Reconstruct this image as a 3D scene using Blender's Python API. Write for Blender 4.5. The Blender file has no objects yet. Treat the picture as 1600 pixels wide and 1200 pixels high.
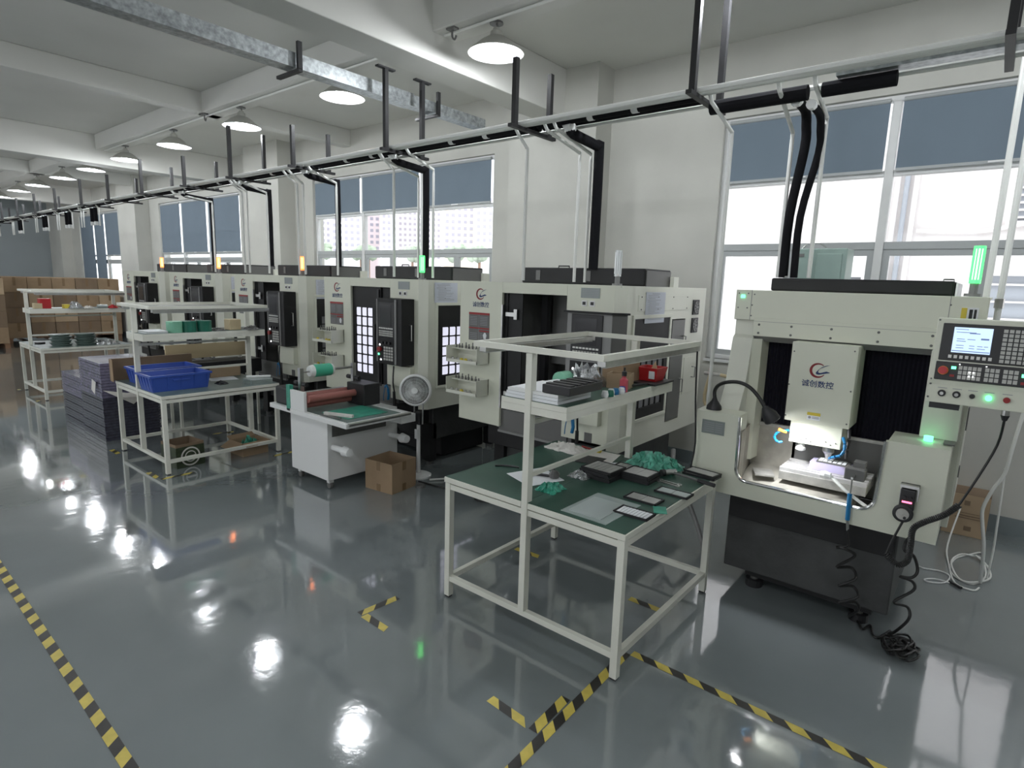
import bpy, bmesh, math, random
from mathutils import Vector, Matrix
random.seed(7)
S = bpy.context.scene
C = S.collection
PI = math.pi
# ---------------------------------------------------------------- camera
yaw, pitch, roll = -0.68191048, 0.17110174, 0.03061303
f_ = Vector((math.sin(yaw)*math.cos(pitch), math.cos(yaw)*math.cos(pitch), -math.sin(pitch)))
r_ = Vector((math.cos(yaw), -math.sin(yaw), 0)); u_ = r_.cross(f_)
r2 = math.cos(roll)*r_ + math.sin(roll)*u_; u2 = -math.sin(roll)*r_ + math.cos(roll)*u_
cd = bpy.data.cameras.new('camera'); cam = bpy.data.objects.new('camera', cd); C.objects.link(cam)
cam.matrix_world = Matrix(((r2.x, u2.x, -f_.x, 0), (r2.y, u2.y, -f_.y, 0), (r2.z, u2.z, -f_.z, 2.0), (0, 0, 0, 1)))
cd.sensor_width = 36; cd.lens = 918.79*36/1600; cd.clip_end = 600; cd.clip_start = .05
S.camera = cam
# ---------------------------------------------------------------- world, light, exposure
W = bpy.data.worlds.new('sky'); S.world = W; W.use_nodes = True
wn = W.node_tree; bg = wn.nodes['Background']
bg.inputs[0].default_value = (.93, .96, 1, 1); bg.inputs[1].default_value = 1.3
S.view_settings.view_transform = 'Standard'; S.view_settings.look = 'None'
S.view_settings.gamma = 1; S.view_settings.exposure = 1.33
try: S.view_settings.use_curve_mapping = False
except Exception: pass
LAMP_W = 40.0
LAMP_COL = (.93, .96, 1)
WIN_W = 1.0
# ---------------------------------------------------------------- materials
def mat(name, col, rough=.5, metal=0, noise=0, scale=8, bump=0, bscale=60, emit=None, es=0, coat=0, spec=.5, dark=None):
    m = bpy.data.materials.new(name); m.use_nodes = True; nt = m.node_tree; p = nt.nodes['Principled BSDF']
    p.inputs['Base Color'].default_value = (*col, 1); p.inputs['Roughness'].default_value = rough
    p.inputs['Metallic'].default_value = metal; p.inputs['Coat Weight'].default_value = coat
    p.inputs['Specular IOR Level'].default_value = spec
    tc = nt.nodes.new('ShaderNodeTexCoord')
    if noise:
        n = nt.nodes.new('ShaderNodeTexNoise'); n.inputs['Scale'].default_value = scale; n.inputs['Detail'].default_value = 5
        nt.links.new(tc.outputs['Object'], n.inputs['Vector'])
        cr = nt.nodes.new('ShaderNodeValToRGB'); d = dark or tuple(c*(1-noise) for c in col)
        cr.color_ramp.elements[0].color = (*d, 1); cr.color_ramp.elements[0].position = .3
        cr.color_ramp.elements[1].color = (*[min(1, c*(1+noise*.35)) for c in col], 1); cr.color_ramp.elements[1].position = .72
        nt.links.new(n.outputs['Fac'], cr.inputs['Fac']); nt.links.new(cr.outputs['Color'], p.inputs['Base Color'])
    if bump:
        b = nt.nodes.new('ShaderNodeTexNoise'); b.inputs['Scale'].default_value = bscale; b.inputs['Detail'].default_value = 3
        nt.links.new(tc.outputs['Object'], b.inputs['Vector'])
        bn = nt.nodes.new('ShaderNodeBump'); bn.inputs['Strength'].default_value = bump; bn.inputs['Distance'].default_value = .01
        nt.links.new(b.outputs['Fac'], bn.inputs['Height']); nt.links.new(bn.outputs['Normal'], p.inputs['Normal'])
    if emit:
        p.inputs['Emission Color'].default_value = (*emit, 1); p.inputs['Emission Strength'].default_value = es
    return m
def glassm(name, tint=(.97, .98, .98), gl=.06, rough=.02):
    m = bpy.data.materials.new(name); m.use_nodes = True; nt = m.node_tree; nt.nodes.clear()
    o = nt.nodes.new('ShaderNodeOutputMaterial'); mx = nt.nodes.new('ShaderNodeMixShader')
    t = nt.nodes.new('ShaderNodeBsdfTransparent'); t.inputs[0].default_value = (*tint, 1)
    g = nt.nodes.new('ShaderNodeBsdfGlossy'); g.inputs['Roughness'].default_value = rough
    lw = nt.nodes.new('ShaderNodeLayerWeight'); lw.inputs[0].default_value = .5; pw = nt.nodes.new('ShaderNodeMath'); pw.operation = 'POWER'; pw.inputs[1].default_value = 4; fr = nt.nodes.new('ShaderNodeMath'); fr.operation = 'MULTIPLY_ADD'; fr.inputs[1].default_value = .55; fr.inputs[2].default_value = .025
    nt.links.new(lw.outputs['Facing'], pw.inputs[0]); nt.links.new(pw.outputs[0], fr.inputs[0])
    nt.links.new(fr.outputs[0], mx.inputs[0]); nt.links.new(t.outputs[0], mx.inputs[1]); nt.links.new(g.outputs[0], mx.inputs[2])
    nt.links.new(mx.outputs[0], o.inputs[0]); return m
M = {}
M['wall'] = mat('painted_wall', (.49, .49, .45), .75, noise=.12, scale=1.2, bump=.05, bscale=30)
M['wallgrey'] = mat('grey_wall', (.36, .40, .41), .75, noise=.05, scale=1)
M['ceil'] = mat('ceiling_paint', (.62, .62, .585), .85, noise=.07, scale=.8, bump=.06, bscale=20)
M['base'] = mat('skirting_grey', (.17, .2, .21), .5)
M['cream'] = mat('cream_powder_coat', (.70, .715, .60), .42, noise=.03, scale=3)
M['cream2'] = mat('cream_powder_coat_side', (.71, .72, .63), .42, noise=.03, scale=3)
M['bench'] = mat('bench_white_tube', (.74, .74, .66), .4, noise=.06, scale=6)
M['black'] = mat('black_plastic', (.018, .018, .02), .45)
M['blackm'] = mat('black_painted_steel', (.02, .02, .021), .5, spec=.3, noise=.2, scale=6)
M['basem'] = mat('dark_cast_base', (.055, .057, .057), .45, noise=.4, scale=5, bump=.15, bscale=40)
M['dgrey'] = mat('dark_grey_panel', (.13, .13, .125), .4, noise=.05, scale=4)
M['mgrey'] = mat('mid_grey_panel', (.25, .25, .245), .4)
M['bellow'] = mat('black_bellows', (.008, .008, .016), .6)
M['steel'] = mat('brushed_steel', (.55, .55, .54), .3, metal=1, noise=.15, scale=20)
M['tslot'] = mat('milled_table_top', (.62, .61, .60), .35, metal=.25, noise=.12, scale=14)
M['steeld'] = mat('dull_machined_steel', (.5, .49, .46), .42, metal=.35, noise=.3, scale=14)
M['chips'] = mat('oily_sheet_metal', (.42, .40, .35), .5, noise=.35, scale=7)
M['galv'] = mat('galvanised_zinc', (.42, .45, .46), .35, metal=.6, noise=.45, scale=28)
M['chrome'] = mat('chrome_rim', (.7, .7, .7), .15, metal=1)
M['white'] = mat('white_plastic', (.78, .79, .78), .4)
M['pvc'] = mat('white_pvc_pipe', (.72, .73, .7), .35)
M['alu'] = mat('window_aluminium', (.62, .63, .62), .4, noise=.05)
M['alug'] = mat('grey_window_aluminium', (.36, .38, .38), .4)
M['blind'] = mat('blue_grey_blind', (.155, .20, .245), .85, noise=.06, scale=2, bump=.05, bscale=200)
M['green'] = mat('green_bench_mat', (.035, .09, .065), .42, noise=.2, scale=5)
M['greyt'] = mat('grey_green_bench_mat', (.13, .18, .165), .35, noise=.2, scale=5)
M['card'] = mat('corrugated_cardboard', (.33, .23, .14), .85, noise=.12, scale=5)
M['cardd'] = mat('dark_cardboard', (.22, .155, .10), .85, noise=.15, scale=4)
M['cardl'] = mat('light_cardboard', (.42, .31, .20), .85, noise=.1, scale=5)
M['tapeb'] = mat('brown_packing_tape', (.20, .125, .06), .3)
M['blue'] = mat('blue_crate_plastic', (.035, .09, .42), .38, noise=.1, scale=6)
M['red'] = mat('red_plastic', (.5, .02, .025), .4)
M['redd'] = mat('dark_red_print', (.3, .02, .02), .5)
M['pink'] = mat('salmon_rubber_roller', (.36, .13, .11), .45)
M['navy'] = mat('navy_print', (.015, .04, .14), .5)
M['logor'] = mat('logo_dark_red', (.22, .008, .012), .5)
M['ink'] = mat('black_ink', (.02, .02, .02), .6)
M['inkg'] = mat('grey_ink', (.3, .31, .33), .6)
M['paper'] = mat('white_paper', (.80, .82, .84), .8)
M['paperb'] = mat('bluish_form_paper', (.60, .63, .70), .8)
M['plate'] = mat('grey_rating_plate', (.24, .27, .26), .35, metal=.3)
M['yellow'] = mat('yellow_print', (.65, .52, .05), .5)
M['tapey'] = mat('yellow_floor_tape', (.62, .50, .10), .4, noise=.15, scale=20)
M['tapek'] = mat('black_floor_tape', (.03, .028, .025), .4, noise=.2, scale=20)
M['olive'] = mat('olive_print', (.04, .06, .025), .5, noise=.6, scale=14)
M['teal'] = mat('loose_mint_film', (.14, .50, .37), .3, noise=.5, scale=25)
M['mint'] = mat('mint_film_roll', (.06, .46, .29), .45)
M['mintf'] = mat('green_film', (.05, .36, .25), .35, noise=.4, scale=12)
M['dgreen'] = mat('dark_green_roll', (.01, .14, .09), .4)
M['lgreen'] = mat('light_green_roll', (.2, .48, .33), .5)
M['tan'] = mat('tan_box', (.55, .45, .28), .6)
M['agreen'] = mat('grey_green_enamel', (.27, .37, .33), .35, noise=.08, scale=6)
M['hose'] = mat('black_rubber_hose', (.014, .014, .014), .4)
M['insul'] = mat('black_foam_insulation', (.011, .011, .013), .9, spec=.12, bump=.2, bscale=50)
M['bluep'] = mat('blue_tool_plastic', (.01, .16, .36), .35)
M['key'] = mat('grey_keycaps', (.5, .5, .47), .5)
M['keyw'] = mat('white_keycaps', (.75, .75, .72), .5)
M['orange'] = mat('orange_plastic', (.7, .22, .03), .4)
M['foil'] = mat('crumpled_clear_film', (.55, .57, .58), .18, metal=.75, noise=.4, scale=30, bump=.6, bscale=40)
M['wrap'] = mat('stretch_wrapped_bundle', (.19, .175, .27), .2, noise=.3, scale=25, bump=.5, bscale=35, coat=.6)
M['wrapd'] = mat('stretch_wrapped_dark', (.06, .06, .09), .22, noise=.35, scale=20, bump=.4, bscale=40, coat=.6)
M['rag'] = mat('white_rag', (.7, .68, .64), .9, noise=.1, scale=20)
M['bevelglass'] = glassm('window_glass')
M['bottle'] = mat('pink_liquid', (.6, .1, .13), .2)
M['clear'] = mat('clear_sheet', (.34, .40, .38), .18, noise=.06, scale=8)
M['clear2'] = mat('clear_sheet_frosted', (.42, .47, .46), .25)
M['film'] = mat('part_tray_cells', (.42, .42, .40), .4, noise=.1, scale=20)
M['wood'] = mat('pallet_wood', (.24, .13, .07), .8, noise=.2, scale=8)
M['facade'] = mat('exterior_white_wall', (.74, .70, .69), .8, noise=.04, scale=1)
M['facg'] = mat('exterior_grey', (.36, .38, .42), .7)
M['tw1'] = mat('tower_pinkish', (.86, .74, .74), .8); M['tw2'] = mat('tower_cream', (.9, .78, .62), .8); M['tw3'] = mat('tower_grey', (.8, .79, .82), .8)
M['tww'] = mat('tower_window', (.42, .40, .46), .5)
M['tree'] = mat('distant_foliage', (.42, .5, .38), .9, noise=.4, scale=.6)
M['asph'] = mat('outside_ground', (.4, .4, .4), .9)
M['lampb'] = mat('lamp_emitter', (1, 1, 1), .5, emit=(.93, .97, 1), es=14)
M['lampin'] = mat('lamp_reflector', (.40, .41, .42), .35, metal=.5, emit=None)
M['lampout'] = mat('lamp_housing', (.42, .42, .38), .4, metal=.3)
M['pane'] = mat('lit_enclosure_pane', (.5, .5, .56), .3, emit=(.72, .72, .86), es=.38)  # own glow stands in for the lit machine interior behind the pane
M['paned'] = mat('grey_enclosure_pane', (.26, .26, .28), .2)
M['screen'] = mat('lcd_screen_lit', (.2, .25, .35), .3, emit=(.42, .55, .80), es=.62)
M['scrink'] = mat('lcd_text', (.05, .07, .15), .3, emit=(.14, .22, .45), es=.3)
M['screeno'] = mat('lcd_screen_off', (.045, .045, .05), .15)
M['sgreen'] = mat('signal_green', (.05, .5, .1), .3, emit=(.06, .9, .14), es=1.1)
M['sgreen2'] = mat('signal_green_core', (.3, .8, .3), .3, emit=(.45, 1, .42), es=1.3)
M['sorange'] = mat('signal_orange', (.8, .2, .05), .3, emit=(1, .22, .05), es=1.1)
M['sorange2'] = mat('signal_orange_core', (1, .7, .4), .3, emit=(1, .62, .32), es=1.6)
M['sclear'] = mat('signal_clear_lens', (.75, .78, .78), .1, coat=1)
M['ledg'] = mat('green_led_button', (.1, .8, .3), .3, emit=(.1, 1, .35), es=1.6)
M['ledr'] = mat('red_led_digits', (.8, .1, .15), .3, emit=(1, .12, .22), es=1.5)
M['ledw'] = mat('white_led', (1, 1, 1), .3, emit=(.95, .97, 1), es=2.5)
M['lens'] = mat('work_lamp_lens', (1, 1, 1), .3, emit=(.97, .98, 1), es=12)
M['purp'] = mat('violet_workpiece', (.55, .50, .72), .3)
M['spool'] = mat('white_spool_wrap', (.8, .82, .8), .5)
# floor
def floor_mat():
    m = mat('epoxy_floor', (.115, .135, .14), .1, spec=.6, coat=1)
    m.node_tree.nodes['Principled BSDF'].inputs['Coat Roughness'].default_value = .05; m.node_tree.nodes['Principled BSDF'].inputs['Coat IOR'].default_value = 1.62; nt = m.node_tree; p = nt.nodes['Principled BSDF']
    tc = nt.nodes.new('ShaderNodeTexCoord')
    n = nt.nodes.new('ShaderNodeTexNoise'); n.inputs['Scale'].default_value = .7; n.inputs['Detail'].default_value = 6
    cr = nt.nodes.new('ShaderNodeValToRGB'); cr.color_ramp.elements[0].color = (.18, .205, .207, 1); cr.color_ramp.elements[0].position = .3
    cr.color_ramp.elements[1].color = (.215, .242, .248, 1); cr.color_ramp.elements[1].position = .7
    r = nt.nodes.new('ShaderNodeMapRange'); n2 = nt.nodes.new('ShaderNodeTexNoise'); n2.inputs['Scale'].default_value = 2.3; n2.inputs['Detail'].default_value = 8
    r.inputs[1].default_value = .35; r.inputs[2].default_value = .7; r.inputs[3].default_value = .05; r.inputs[4].default_value = .12
    b1 = nt.nodes.new('ShaderNodeTexNoise'); b1.inputs['Scale'].default_value = 9; b1.inputs['Detail'].default_value = 2
    b2 = nt.nodes.new('ShaderNodeTexNoise'); b2.inputs['Scale'].default_value = 70; b2.inputs['Detail'].default_value = 2
    a = nt.nodes.new('ShaderNodeMath'); a.operation = 'MULTIPLY_ADD'; a.inputs[1].default_value = .12
    bn = nt.nodes.new('ShaderNodeBump'); bn.inputs['Strength'].default_value = .35; bn.inputs['Distance'].default_value = .0035
    for x in (n, n2, b1, b2): nt.links.new(tc.outputs['Object'], x.inputs['Vector'])
    nt.links.new(n.outputs['Fac'], cr.inputs['Fac']); nt.links.new(cr.outputs['Color'], p.inputs['Base Color'])
    nt.links.new(n2.outputs['Fac'], r.inputs[0]); nt.links.new(r.outputs[0], p.inputs['Roughness'])
    nt.links.new(b2.outputs['Fac'], a.inputs[0]); nt.links.new(b1.outputs['Fac'], a.inputs[2]); nt.links.new(a.outputs[0], bn.inputs['Height'])
    nt.links.new(bn.outputs['Normal'], p.inputs['Normal'])
    return m
M['floor'] = floor_mat()
# ---------------------------------------------------------------- geometry helpers
def root_loc(p):
    v = Vector((0, 0, 0))
    while p is not None: v += p.location; p = p.parent
    return v
class G:
    """collects shapes in world coordinates; obj() links them as ONE mesh object"""
    def __init__(s): s.v = []; s.f = []; s.m = []; s.mi = 0
    def add(s, vs, fs):
        b = len(s.v); s.v += [Vector(v) for v in vs]; s.f += [[b+i for i in f] for f in fs]; s.m += [s.mi]*len(fs); return s
    def box(s, x0, x1, y0, y1, z0, z1):
        return s.add([(x0,y0,z0),(x1,y0,z0),(x1,y1,z0),(x0,y1,z0),(x0,y0,z1),(x1,y0,z1),(x1,y1,z1),(x0,y1,z1)],
                     [(0,3,2,1),(4,5,6,7),(0,1,5,4),(1,2,6,5),(2,3,7,6),(3,0,4,7)])
    def prism(s, pts, axis, a, b):
        """pts: 2-D outline; axis 'x': pts=(y,z); 'y': pts=(x,z); 'z': pts=(x,y)"""
        def P(p, t): return {'x': (t, p[0], p[1]), 'y': (p[0], t, p[1]), 'z': (p[0], p[1], t)}[axis]
        n = len(pts); return s.add([P(p, a) for p in pts]+[P(p, b) for p in pts],
                [tuple(range(n))[::-1], tuple(range(n, 2*n))]+[(i, (i+1) % n, n+(i+1) % n, n+i) for i in range(n)])
    def cyl(s, c0, c1, r0, r1=None, n=16):
        r1 = r0 if r1 is None else r1; c0 = Vector(c0); c1 = Vector(c1); d = (c1-c0).normalized()
        a = d.orthogonal().normalized(); b = d.cross(a)
        R = [a*math.cos(2*PI*i/n)+b*math.sin(2*PI*i/n) for i in range(n)]
        return s.add([c0+q*r0 for q in R]+[c1+q*r1 for q in R],
                     [tuple(range(n))[::-1], tuple(range(n, 2*n))]+[(i, (i+1) % n, n+(i+1) % n, n+i) for i in range(n)])
    def lathe(s, prof, c, axis=(0, 0, 1), n=24):
        c = Vector(c); d = Vector(axis).normalized(); a = d.orthogonal().normalized(); b = d.cross(a); vs = []; fs = []
        for (r, h) in prof: vs += [c+d*h+(a*math.cos(2*PI*i/n)+b*math.sin(2*PI*i/n))*r for i in range(n)]
        for k in range(len(prof)-1):
            for i in range(n): fs.append((k*n+i, k*n+(i+1) % n, (k+1)*n+(i+1) % n, (k+1)*n+i))
        return s.add(vs, fs)
    def tube(s, pts, r, n=8, smooth=0, closed=False):
        pts = [Vector(p) for p in pts]
        if smooth:
            out = []; N = len(pts)
            for i in range(N-1):
                p0 = pts[max(i-1, 0)]; p1 = pts[i]; p2 = pts[i+1]; p3 = pts[min(i+2, N-1)]
                for k in range(smooth):
                    t = k/smooth; out.append(.5*((2*p1)+(p2-p0)*t+(2*p0-5*p1+4*p2-p3)*t*t+(3*p1-p0-3*p2+p3)*t**3))
            out.append(pts[-1]); pts = out
        vs = []; fs = []; a = None; N = len(pts)
        for i, p in enumerate(pts):
            d = (pts[min(i+1, N-1)]-pts[max(i-1, 0)])
            if d.length < 1e-6: d = Vector((0, 0, 1))
            d.normalize()
            if a is None: a = d.orthogonal().normalized()
            a = (a-d*a.dot(d)); a = a.normalized() if a.length > 1e-4 else d.orthogonal().normalized()
            b = d.cross(a); vs += [p+(a*math.cos(2*PI*k/n)+b*math.sin(2*PI*k/n))*r for k in range(n)]
        for i in range(N-1):
            for k in range(n): fs.append((i*n+k, i*n+(k+1) % n, (i+1)*n+(k+1) % n, (i+1)*n+k))
        fs.append(tuple(range(n))[::-1]); fs.append(tuple((N-1)*n+k for k in range(n)))
        return s.add(vs, fs)
    def quad(s, a, b, c, d): return s.add([a, b, c, d], [(0, 1, 2, 3)])
    def rot(s, c, ang, axis='Z', start=0):
        R = Matrix.Rotation(ang, 3, axis); c = Vector(c)
        for i in range(start, len(s.v)): s.v[i] = c+R @ (s.v[i]-c)
        return s
    def obj(s, name, m, parent=None, smooth=False, bev=0, **k):
        off = root_loc(parent); ms = m if isinstance(m, (list, tuple)) else [m]
        me = bpy.data.meshes.new(name); me.from_pydata([v-off for v in s.v], [], s.f)
        for q in ms: me.materials.append(M[q] if isinstance(q, str) else q)
        if len(ms) > 1: me.polygons.foreach_set('material_index', s.m)
        if smooth: me.polygons.foreach_set('use_smooth', [True]*len(me.polygons))
        me.update()
        o = bpy.data.objects.new(name, me); C.objects.link(o); o.parent = parent
        if bev:
            b = o.modifiers.new('bevel', 'BEVEL'); b.width = bev; b.segments = 2; b.limit_method = 'ANGLE'
        if smooth:
            try: me.set_sharp_from_angle(angle=math.radians(40))
            except Exception: pass
        for a, v in k.items(): o[a] = v
        return o
def thing(name, loc, label, cat, group=None, **k):
    o = bpy.data.objects.new(name, None); C.objects.link(o); o.location = loc; o.empty_display_size = .1
    o['label'] = label; o['category'] = cat
    if group: o['group'] = group
    for a, v in k.items(): o[a] = v
    return o
def tag(o, label, cat, group=None):
    """a thing that is one mesh: move its origin to its base, then describe it"""
    xs = [v.co for v in o.data.vertices]; c = Vector(((min(v.x for v in xs)+max(v.x for v in xs))/2, (min(v.y for v in xs)+max(v.y for v in xs))/2, min(v.z for v in xs)))
    o.data.transform(Matrix.Translation(-c)); o.location = o.location+c
    o['label'] = label; o['category'] = cat
    if group: o['group'] = group
    return o
def struct(o): o['kind'] = 'structure'; return o
def sempty(name): o = bpy.data.objects.new(name, None); C.objects.link(o); o['kind'] = 'structure'; return o
def dup(root, d, label=None, **k):
    def cp(o, par):
        c = o.copy(); C.objects.link(c); c.parent = par
        for ch in list(kids[o]): cp(ch, c)
        return c
    kids = {}
    def walk(o):
        kids[o] = list(o.children)
        for x in kids[o]: walk(x)
    walk(root); r = cp(root, None); r.location = root.location+Vector(d)
    if label: r['label'] = label
    for a, v in k.items(): r[a] = v
    return r
ORD = ['first', 'second', 'third', 'fourth', 'fifth', 'sixth', 'seventh', 'eighth', 'ninth', 'tenth', 'eleventh', 'twelfth', 'thirteenth']
def sempty_(name): o = bpy.data.objects.new(name, None); C.objects.link(o); o['kind'] = 'structure'; return o
# ================================================================= THE ROOM
XL, XR, YN, YW, ZC = -27.3, 6.0, -7.0, 6.4, 4.47
struct(G().box(XL-.2, XR+.2, YN-.2, YW+.3, -.1, 0).obj('floor', 'floor'))
struct(G().box(XL-.2, XR+.2, YN-.2, YW+.3, ZC, ZC+.15).obj('ceiling', 'ceil'))
# window wall: boxes round the openings
wins = [(-2.45, 3.0, 1.24, 3.74), (-10.1, -5.63, 1.24, 3.74), (-17.25, -12.9, 1.24, 3.74), (-23.85, -20.15, 1.24, 3.74)]
g = G(); xs = XR+.2
for (a, b, z0, z1) in wins:
    b2 = min(b, xs)
    if b2 < xs: g.box(b2, xs, YW, YW+.22, 0, ZC)
    g.box(a, b2, YW, YW+.22, 0, z0); g.box(a, b2, YW, YW+.22, z1, ZC); xs = a
g.box(XL-.2, xs, YW, YW+.22, 0, ZC)
struct(g.obj('wall_window', 'wall'))
struct(G().box(XL-.2, XL, YN, YW, 0, ZC).obj('wall_far', 'wallgrey'))
struct(G().box(XR, XR+.2, YN, YW, 0, ZC).obj('wall_near', 'wall'))
g = G(); xs = XR
for k in range(5):
    a_, b_ = -.6-k*5.4-3.6, -.6-k*5.4
    g.box(b_, xs, YN-.2, YN, 0, ZC).box(a_, b_, YN-.2, YN, 0, 1.1).box(a_, b_, YN-.2, YN, 3.75, ZC); xs = a_
g.box(XL, xs, YN-.2, YN, 0, ZC); struct(g.obj('wall_aisle', 'wall'))
for k in range(5):       # unseen windows added on the aisle side to let in daylight
    a_, b_ = -.6-k*5.4-3.6, -.6-k*5.4; w = sempty_('window_%d' % (k+5))
    for x in (a_, a_+1.17, a_+2.36, b_-.06): G().box(x, x+.06, YN-.12, YN-.06, 1.1, 3.75).obj('mullion', 'alu', w)
    for z in (1.1, 2.4, 3.69): G().box(a_, b_, YN-.115, YN-.065, z, z+.06).obj('transom', 'alu', w)
struct(G().box(XL, XR, YW-.012, YW, 0, .15).obj('baseboard_window', 'base'))
struct(G().box(XL, XL+.012, YN, YW-.012, 0, .15).obj('baseboard_far', 'base'))
i = 1
for x in (-4.5, -11.4, -18.6, -25.4):        # wall columns
    struct(G().box(x-.58, x+.70, YW-.34, YW, 0, ZC).obj('trim_%d' % i, 'wall')); i += 1
for x in (-4.44, -13.55, -22.6):             # main cross beams
    struct(G().box(x-.19, x+.19, YN, YW, 3.95, ZC).obj('trim_%d' % i, 'ceil', bev=.01)); i += 1
for x in (-9.0, -18.1):                     # secondary cross beams
    struct(G().box(x-.1, x+.1, YN, YW, 4.2, ZC).obj('trim_%d' % i, 'ceil', bev=.01)); i += 1
struct(G().box(XL, XR, 3.95, 4.25, 4.2, ZC).obj('trim_%d' % i, 'ceil', bev=.01)); i += 1
struct(G().box(XL, XR, -.4, -.1, 4.2, ZC).obj('trim_%d' % i, 'ceil', bev=.01)); i += 1
# ---- windows
def bars(name, par, m, rects, y0, y1, **k):
    out = []
    for (x0, x1, z0, z1) in rects: out.append(G().box(x0, x1, y0, y1, z0, z1).obj(name, m, par, bev=.004, **k))
    return out
def window(n, x0, x1, mull, rail=2.45, top=3.08):
    w = sempty('window_%d' % n); z0, z1 = 1.24, 3.74; Y0, Y1 = YW+.05, YW+.12
    bars('frame', w, 'alu', [(x0, x1, z1-.05, z1), (x0, x1, z0, z0+.05), (x0, x0+.05, z0+.05, z1-.05), (x1-.05, x1, z0+.05, z1-.05)], Y0, Y1)
    edges = [x0+.05]+[m for m in mull]+[x1-.05]
    for m_ in mull: bars('mullion', w, 'alu', [(m_-.035, m_+.035, z0+.05, z1-.05)], Y0-.01, Y1)
    for a, b in zip(edges[:-1], edges[1:]):
        a2 = a+(.035 if a in mull else 0); b2 = b-(.035 if b in mull else 0)
        bars('transom', w, 'alug', [(a2, b2, rail-.05, rail+.02)], Y0, Y1)
        bars('transom', w, 'alu', [(a2, b2, top-.03, top+.02)], Y0, Y1)
        G().box(a2, b2, Y0+.03, Y0+.036, top+.02, z1-.05).obj('pane', 'bevelglass', w)
        G().box(a2, b2, Y0+.03, Y0+.036, rail+.02, top-.03).obj('pane', 'bevelglass', w)
        mid = (a2+b2)/2
        for (p, q) in ((a2, mid), (mid, b2)) if b2-a2 > 1.3 else ((a2, b2),):   # lower sashes
            s = .055
            sash = G().box(p, q, Y0+.01, Y0+.05, z0+.05, z0+.05+s).box(p, q, Y0+.01, Y0+.05, rail-.05-s, rail-.05).box(p, p+s, Y0+.01, Y0+.05, z0+.05+s, rail-.05-s).box(q-s, q, Y0+.01, Y0+.05, z0+.05+s, rail-.05-s).obj('sash', 'alug', w)
            G().box(p+s, q-s, Y0+.03, Y0+.036, z0+.05+s, rail-.05-s).obj('pane', 'bevelglass', sash)
    G().box(x0, x1, YW-.03, YW+.05, z0-.03, z0).obj('window_sill', 'alu', w)
window(1, -2.45, 3.0, (-.92, .62, 1.9))
window(2, -10.1, -5.63, (-8.65, -7.15))
window(3, -17.25, -12.9, (-15.95, -14.5), rail=2.35, top=2.47)
window(4, -23.85, -20.15, (-22.5, -21.5), rail=2.3, top=2.45)
def blind(x0, x1, zb, label):
    t = thing('roller_blind', ((x0+x1)/2, YW+.02, 3.7), label, 'blind', 'blue grey roller blinds')
    G().box(x0, x1, YW+.018, YW+.022, zb, 3.68).obj('blind_cloth', 'blind', t)
    G().cyl((x0, YW+.02, 3.69), (x1, YW+.02, 3.69), .02, n=10).obj('roller', 'alug', t)
    G().box(x0, x1, YW+.012, YW+.028, zb-.025, zb).obj('bottom_bar', 'alug', t)
    G().box((x0+x1)/2-.07, (x0+x1)/2+.07, YW+.006, YW+.012, zb-.018, zb-.004).obj('pull_tab', 'white', t)
for a, b, z, l in [(-2.39, -.97, 3.11, 'half-drawn blue grey roller blind at the left of the window behind the open milling machine'),
    (-.87, .57, 3.11, 'half-drawn blue grey roller blind right of the mullion above the green signal lamp'),
    (.67, 1.85, 3.11, 'narrow sliver of blue grey roller blind at the right picture edge'),
    (-10.04, -8.70, 3.12, 'half-drawn blue grey roller blind, leftmost of three at the apartment-view window'),
    (-8.62, -7.20, 3.12, 'half-drawn blue grey roller blind, middle of three at the apartment-view window'),
    (-7.10, -5.70, 3.12, 'half-drawn blue grey roller blind, rightmost of three at the apartment-view window'),
    (-17.19, -16.02, 2.50, 'long blue grey roller blind, left third of the window behind two orange lamps'),
    (-15.88, -14.57, 2.50, 'long blue grey roller blind, middle third of the window behind two orange lamps'),
    (-14.43, -12.97, 2.50, 'long blue grey roller blind, right third of the window behind two orange lamps'),
    (-23.79, -22.57, 1.35, 'fully lowered blue grey roller blind nearest the far end wall'),
    (-22.43, -21.57, 1.35, 'fully lowered blue grey roller blind in the middle of the farthest window'),
    (-21.43, -20.21, 2.46, 'half-lowered blue grey roller blind at the right of the farthest window')]: blind(a, b, z, l)
# ================================================================= OUTSIDE
struct(G().box(-220, 60, YW+.3, 200, -6.2, -6).obj('ground', 'asph'))
t = thing('neighbour_building', (0, 11, -6), 'overexposed pale building wall just outside the nearest window', 'building')
G().box(-6.2, 14, 11, 12, -6, 14).obj('wall', 'facade', t)
for x in (-1.42, -1.3, -1.18): G().cyl((x, 10.93, -6), (x, 10.93, 14), .035, n=10).obj('drainpipe', 'facg' if x == -1.3 else 'facade', t)
G().tube([(-1.1, 10.95, 2.95), (-.4, 10.95, 2.92), (0, 10.95, 2.98), (.5, 10.95, 3.1), (2, 10.95, 3.2)], .03, smooth=4).obj('cable', 'facade', t)
def extwin(x0, x1, z0, z1):
    w = G().box(x0-.07, x1+.07, 10.92, 11.0, z0-.07, z0).box(x0-.07, x1+.07, 10.92, 11.0, z1, z1+.07).box(x0-.07, x0, 10.92, 11.0, z0, z1).box(x1, x1+.07, 10.92, 11.0, z0, z1).obj('window', 'facade', t)
    G().box(x0, x1, 10.985, 10.995, z0, z1).obj('pane', 'facg', w)
    n = 7
    for k in range(n): z = z0+(k+.5)*(z1-z0)/n; G().box(x0, x1, 10.94, 10.98, z-.014, z+.014).obj('bar', 'facade', w)
extwin(.0, 1.1, 3.05, 3.75); extwin(-.25, 1.0, .6, 2.3); extwin(-2.45, -1.75, 1.5, 2.25)
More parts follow.
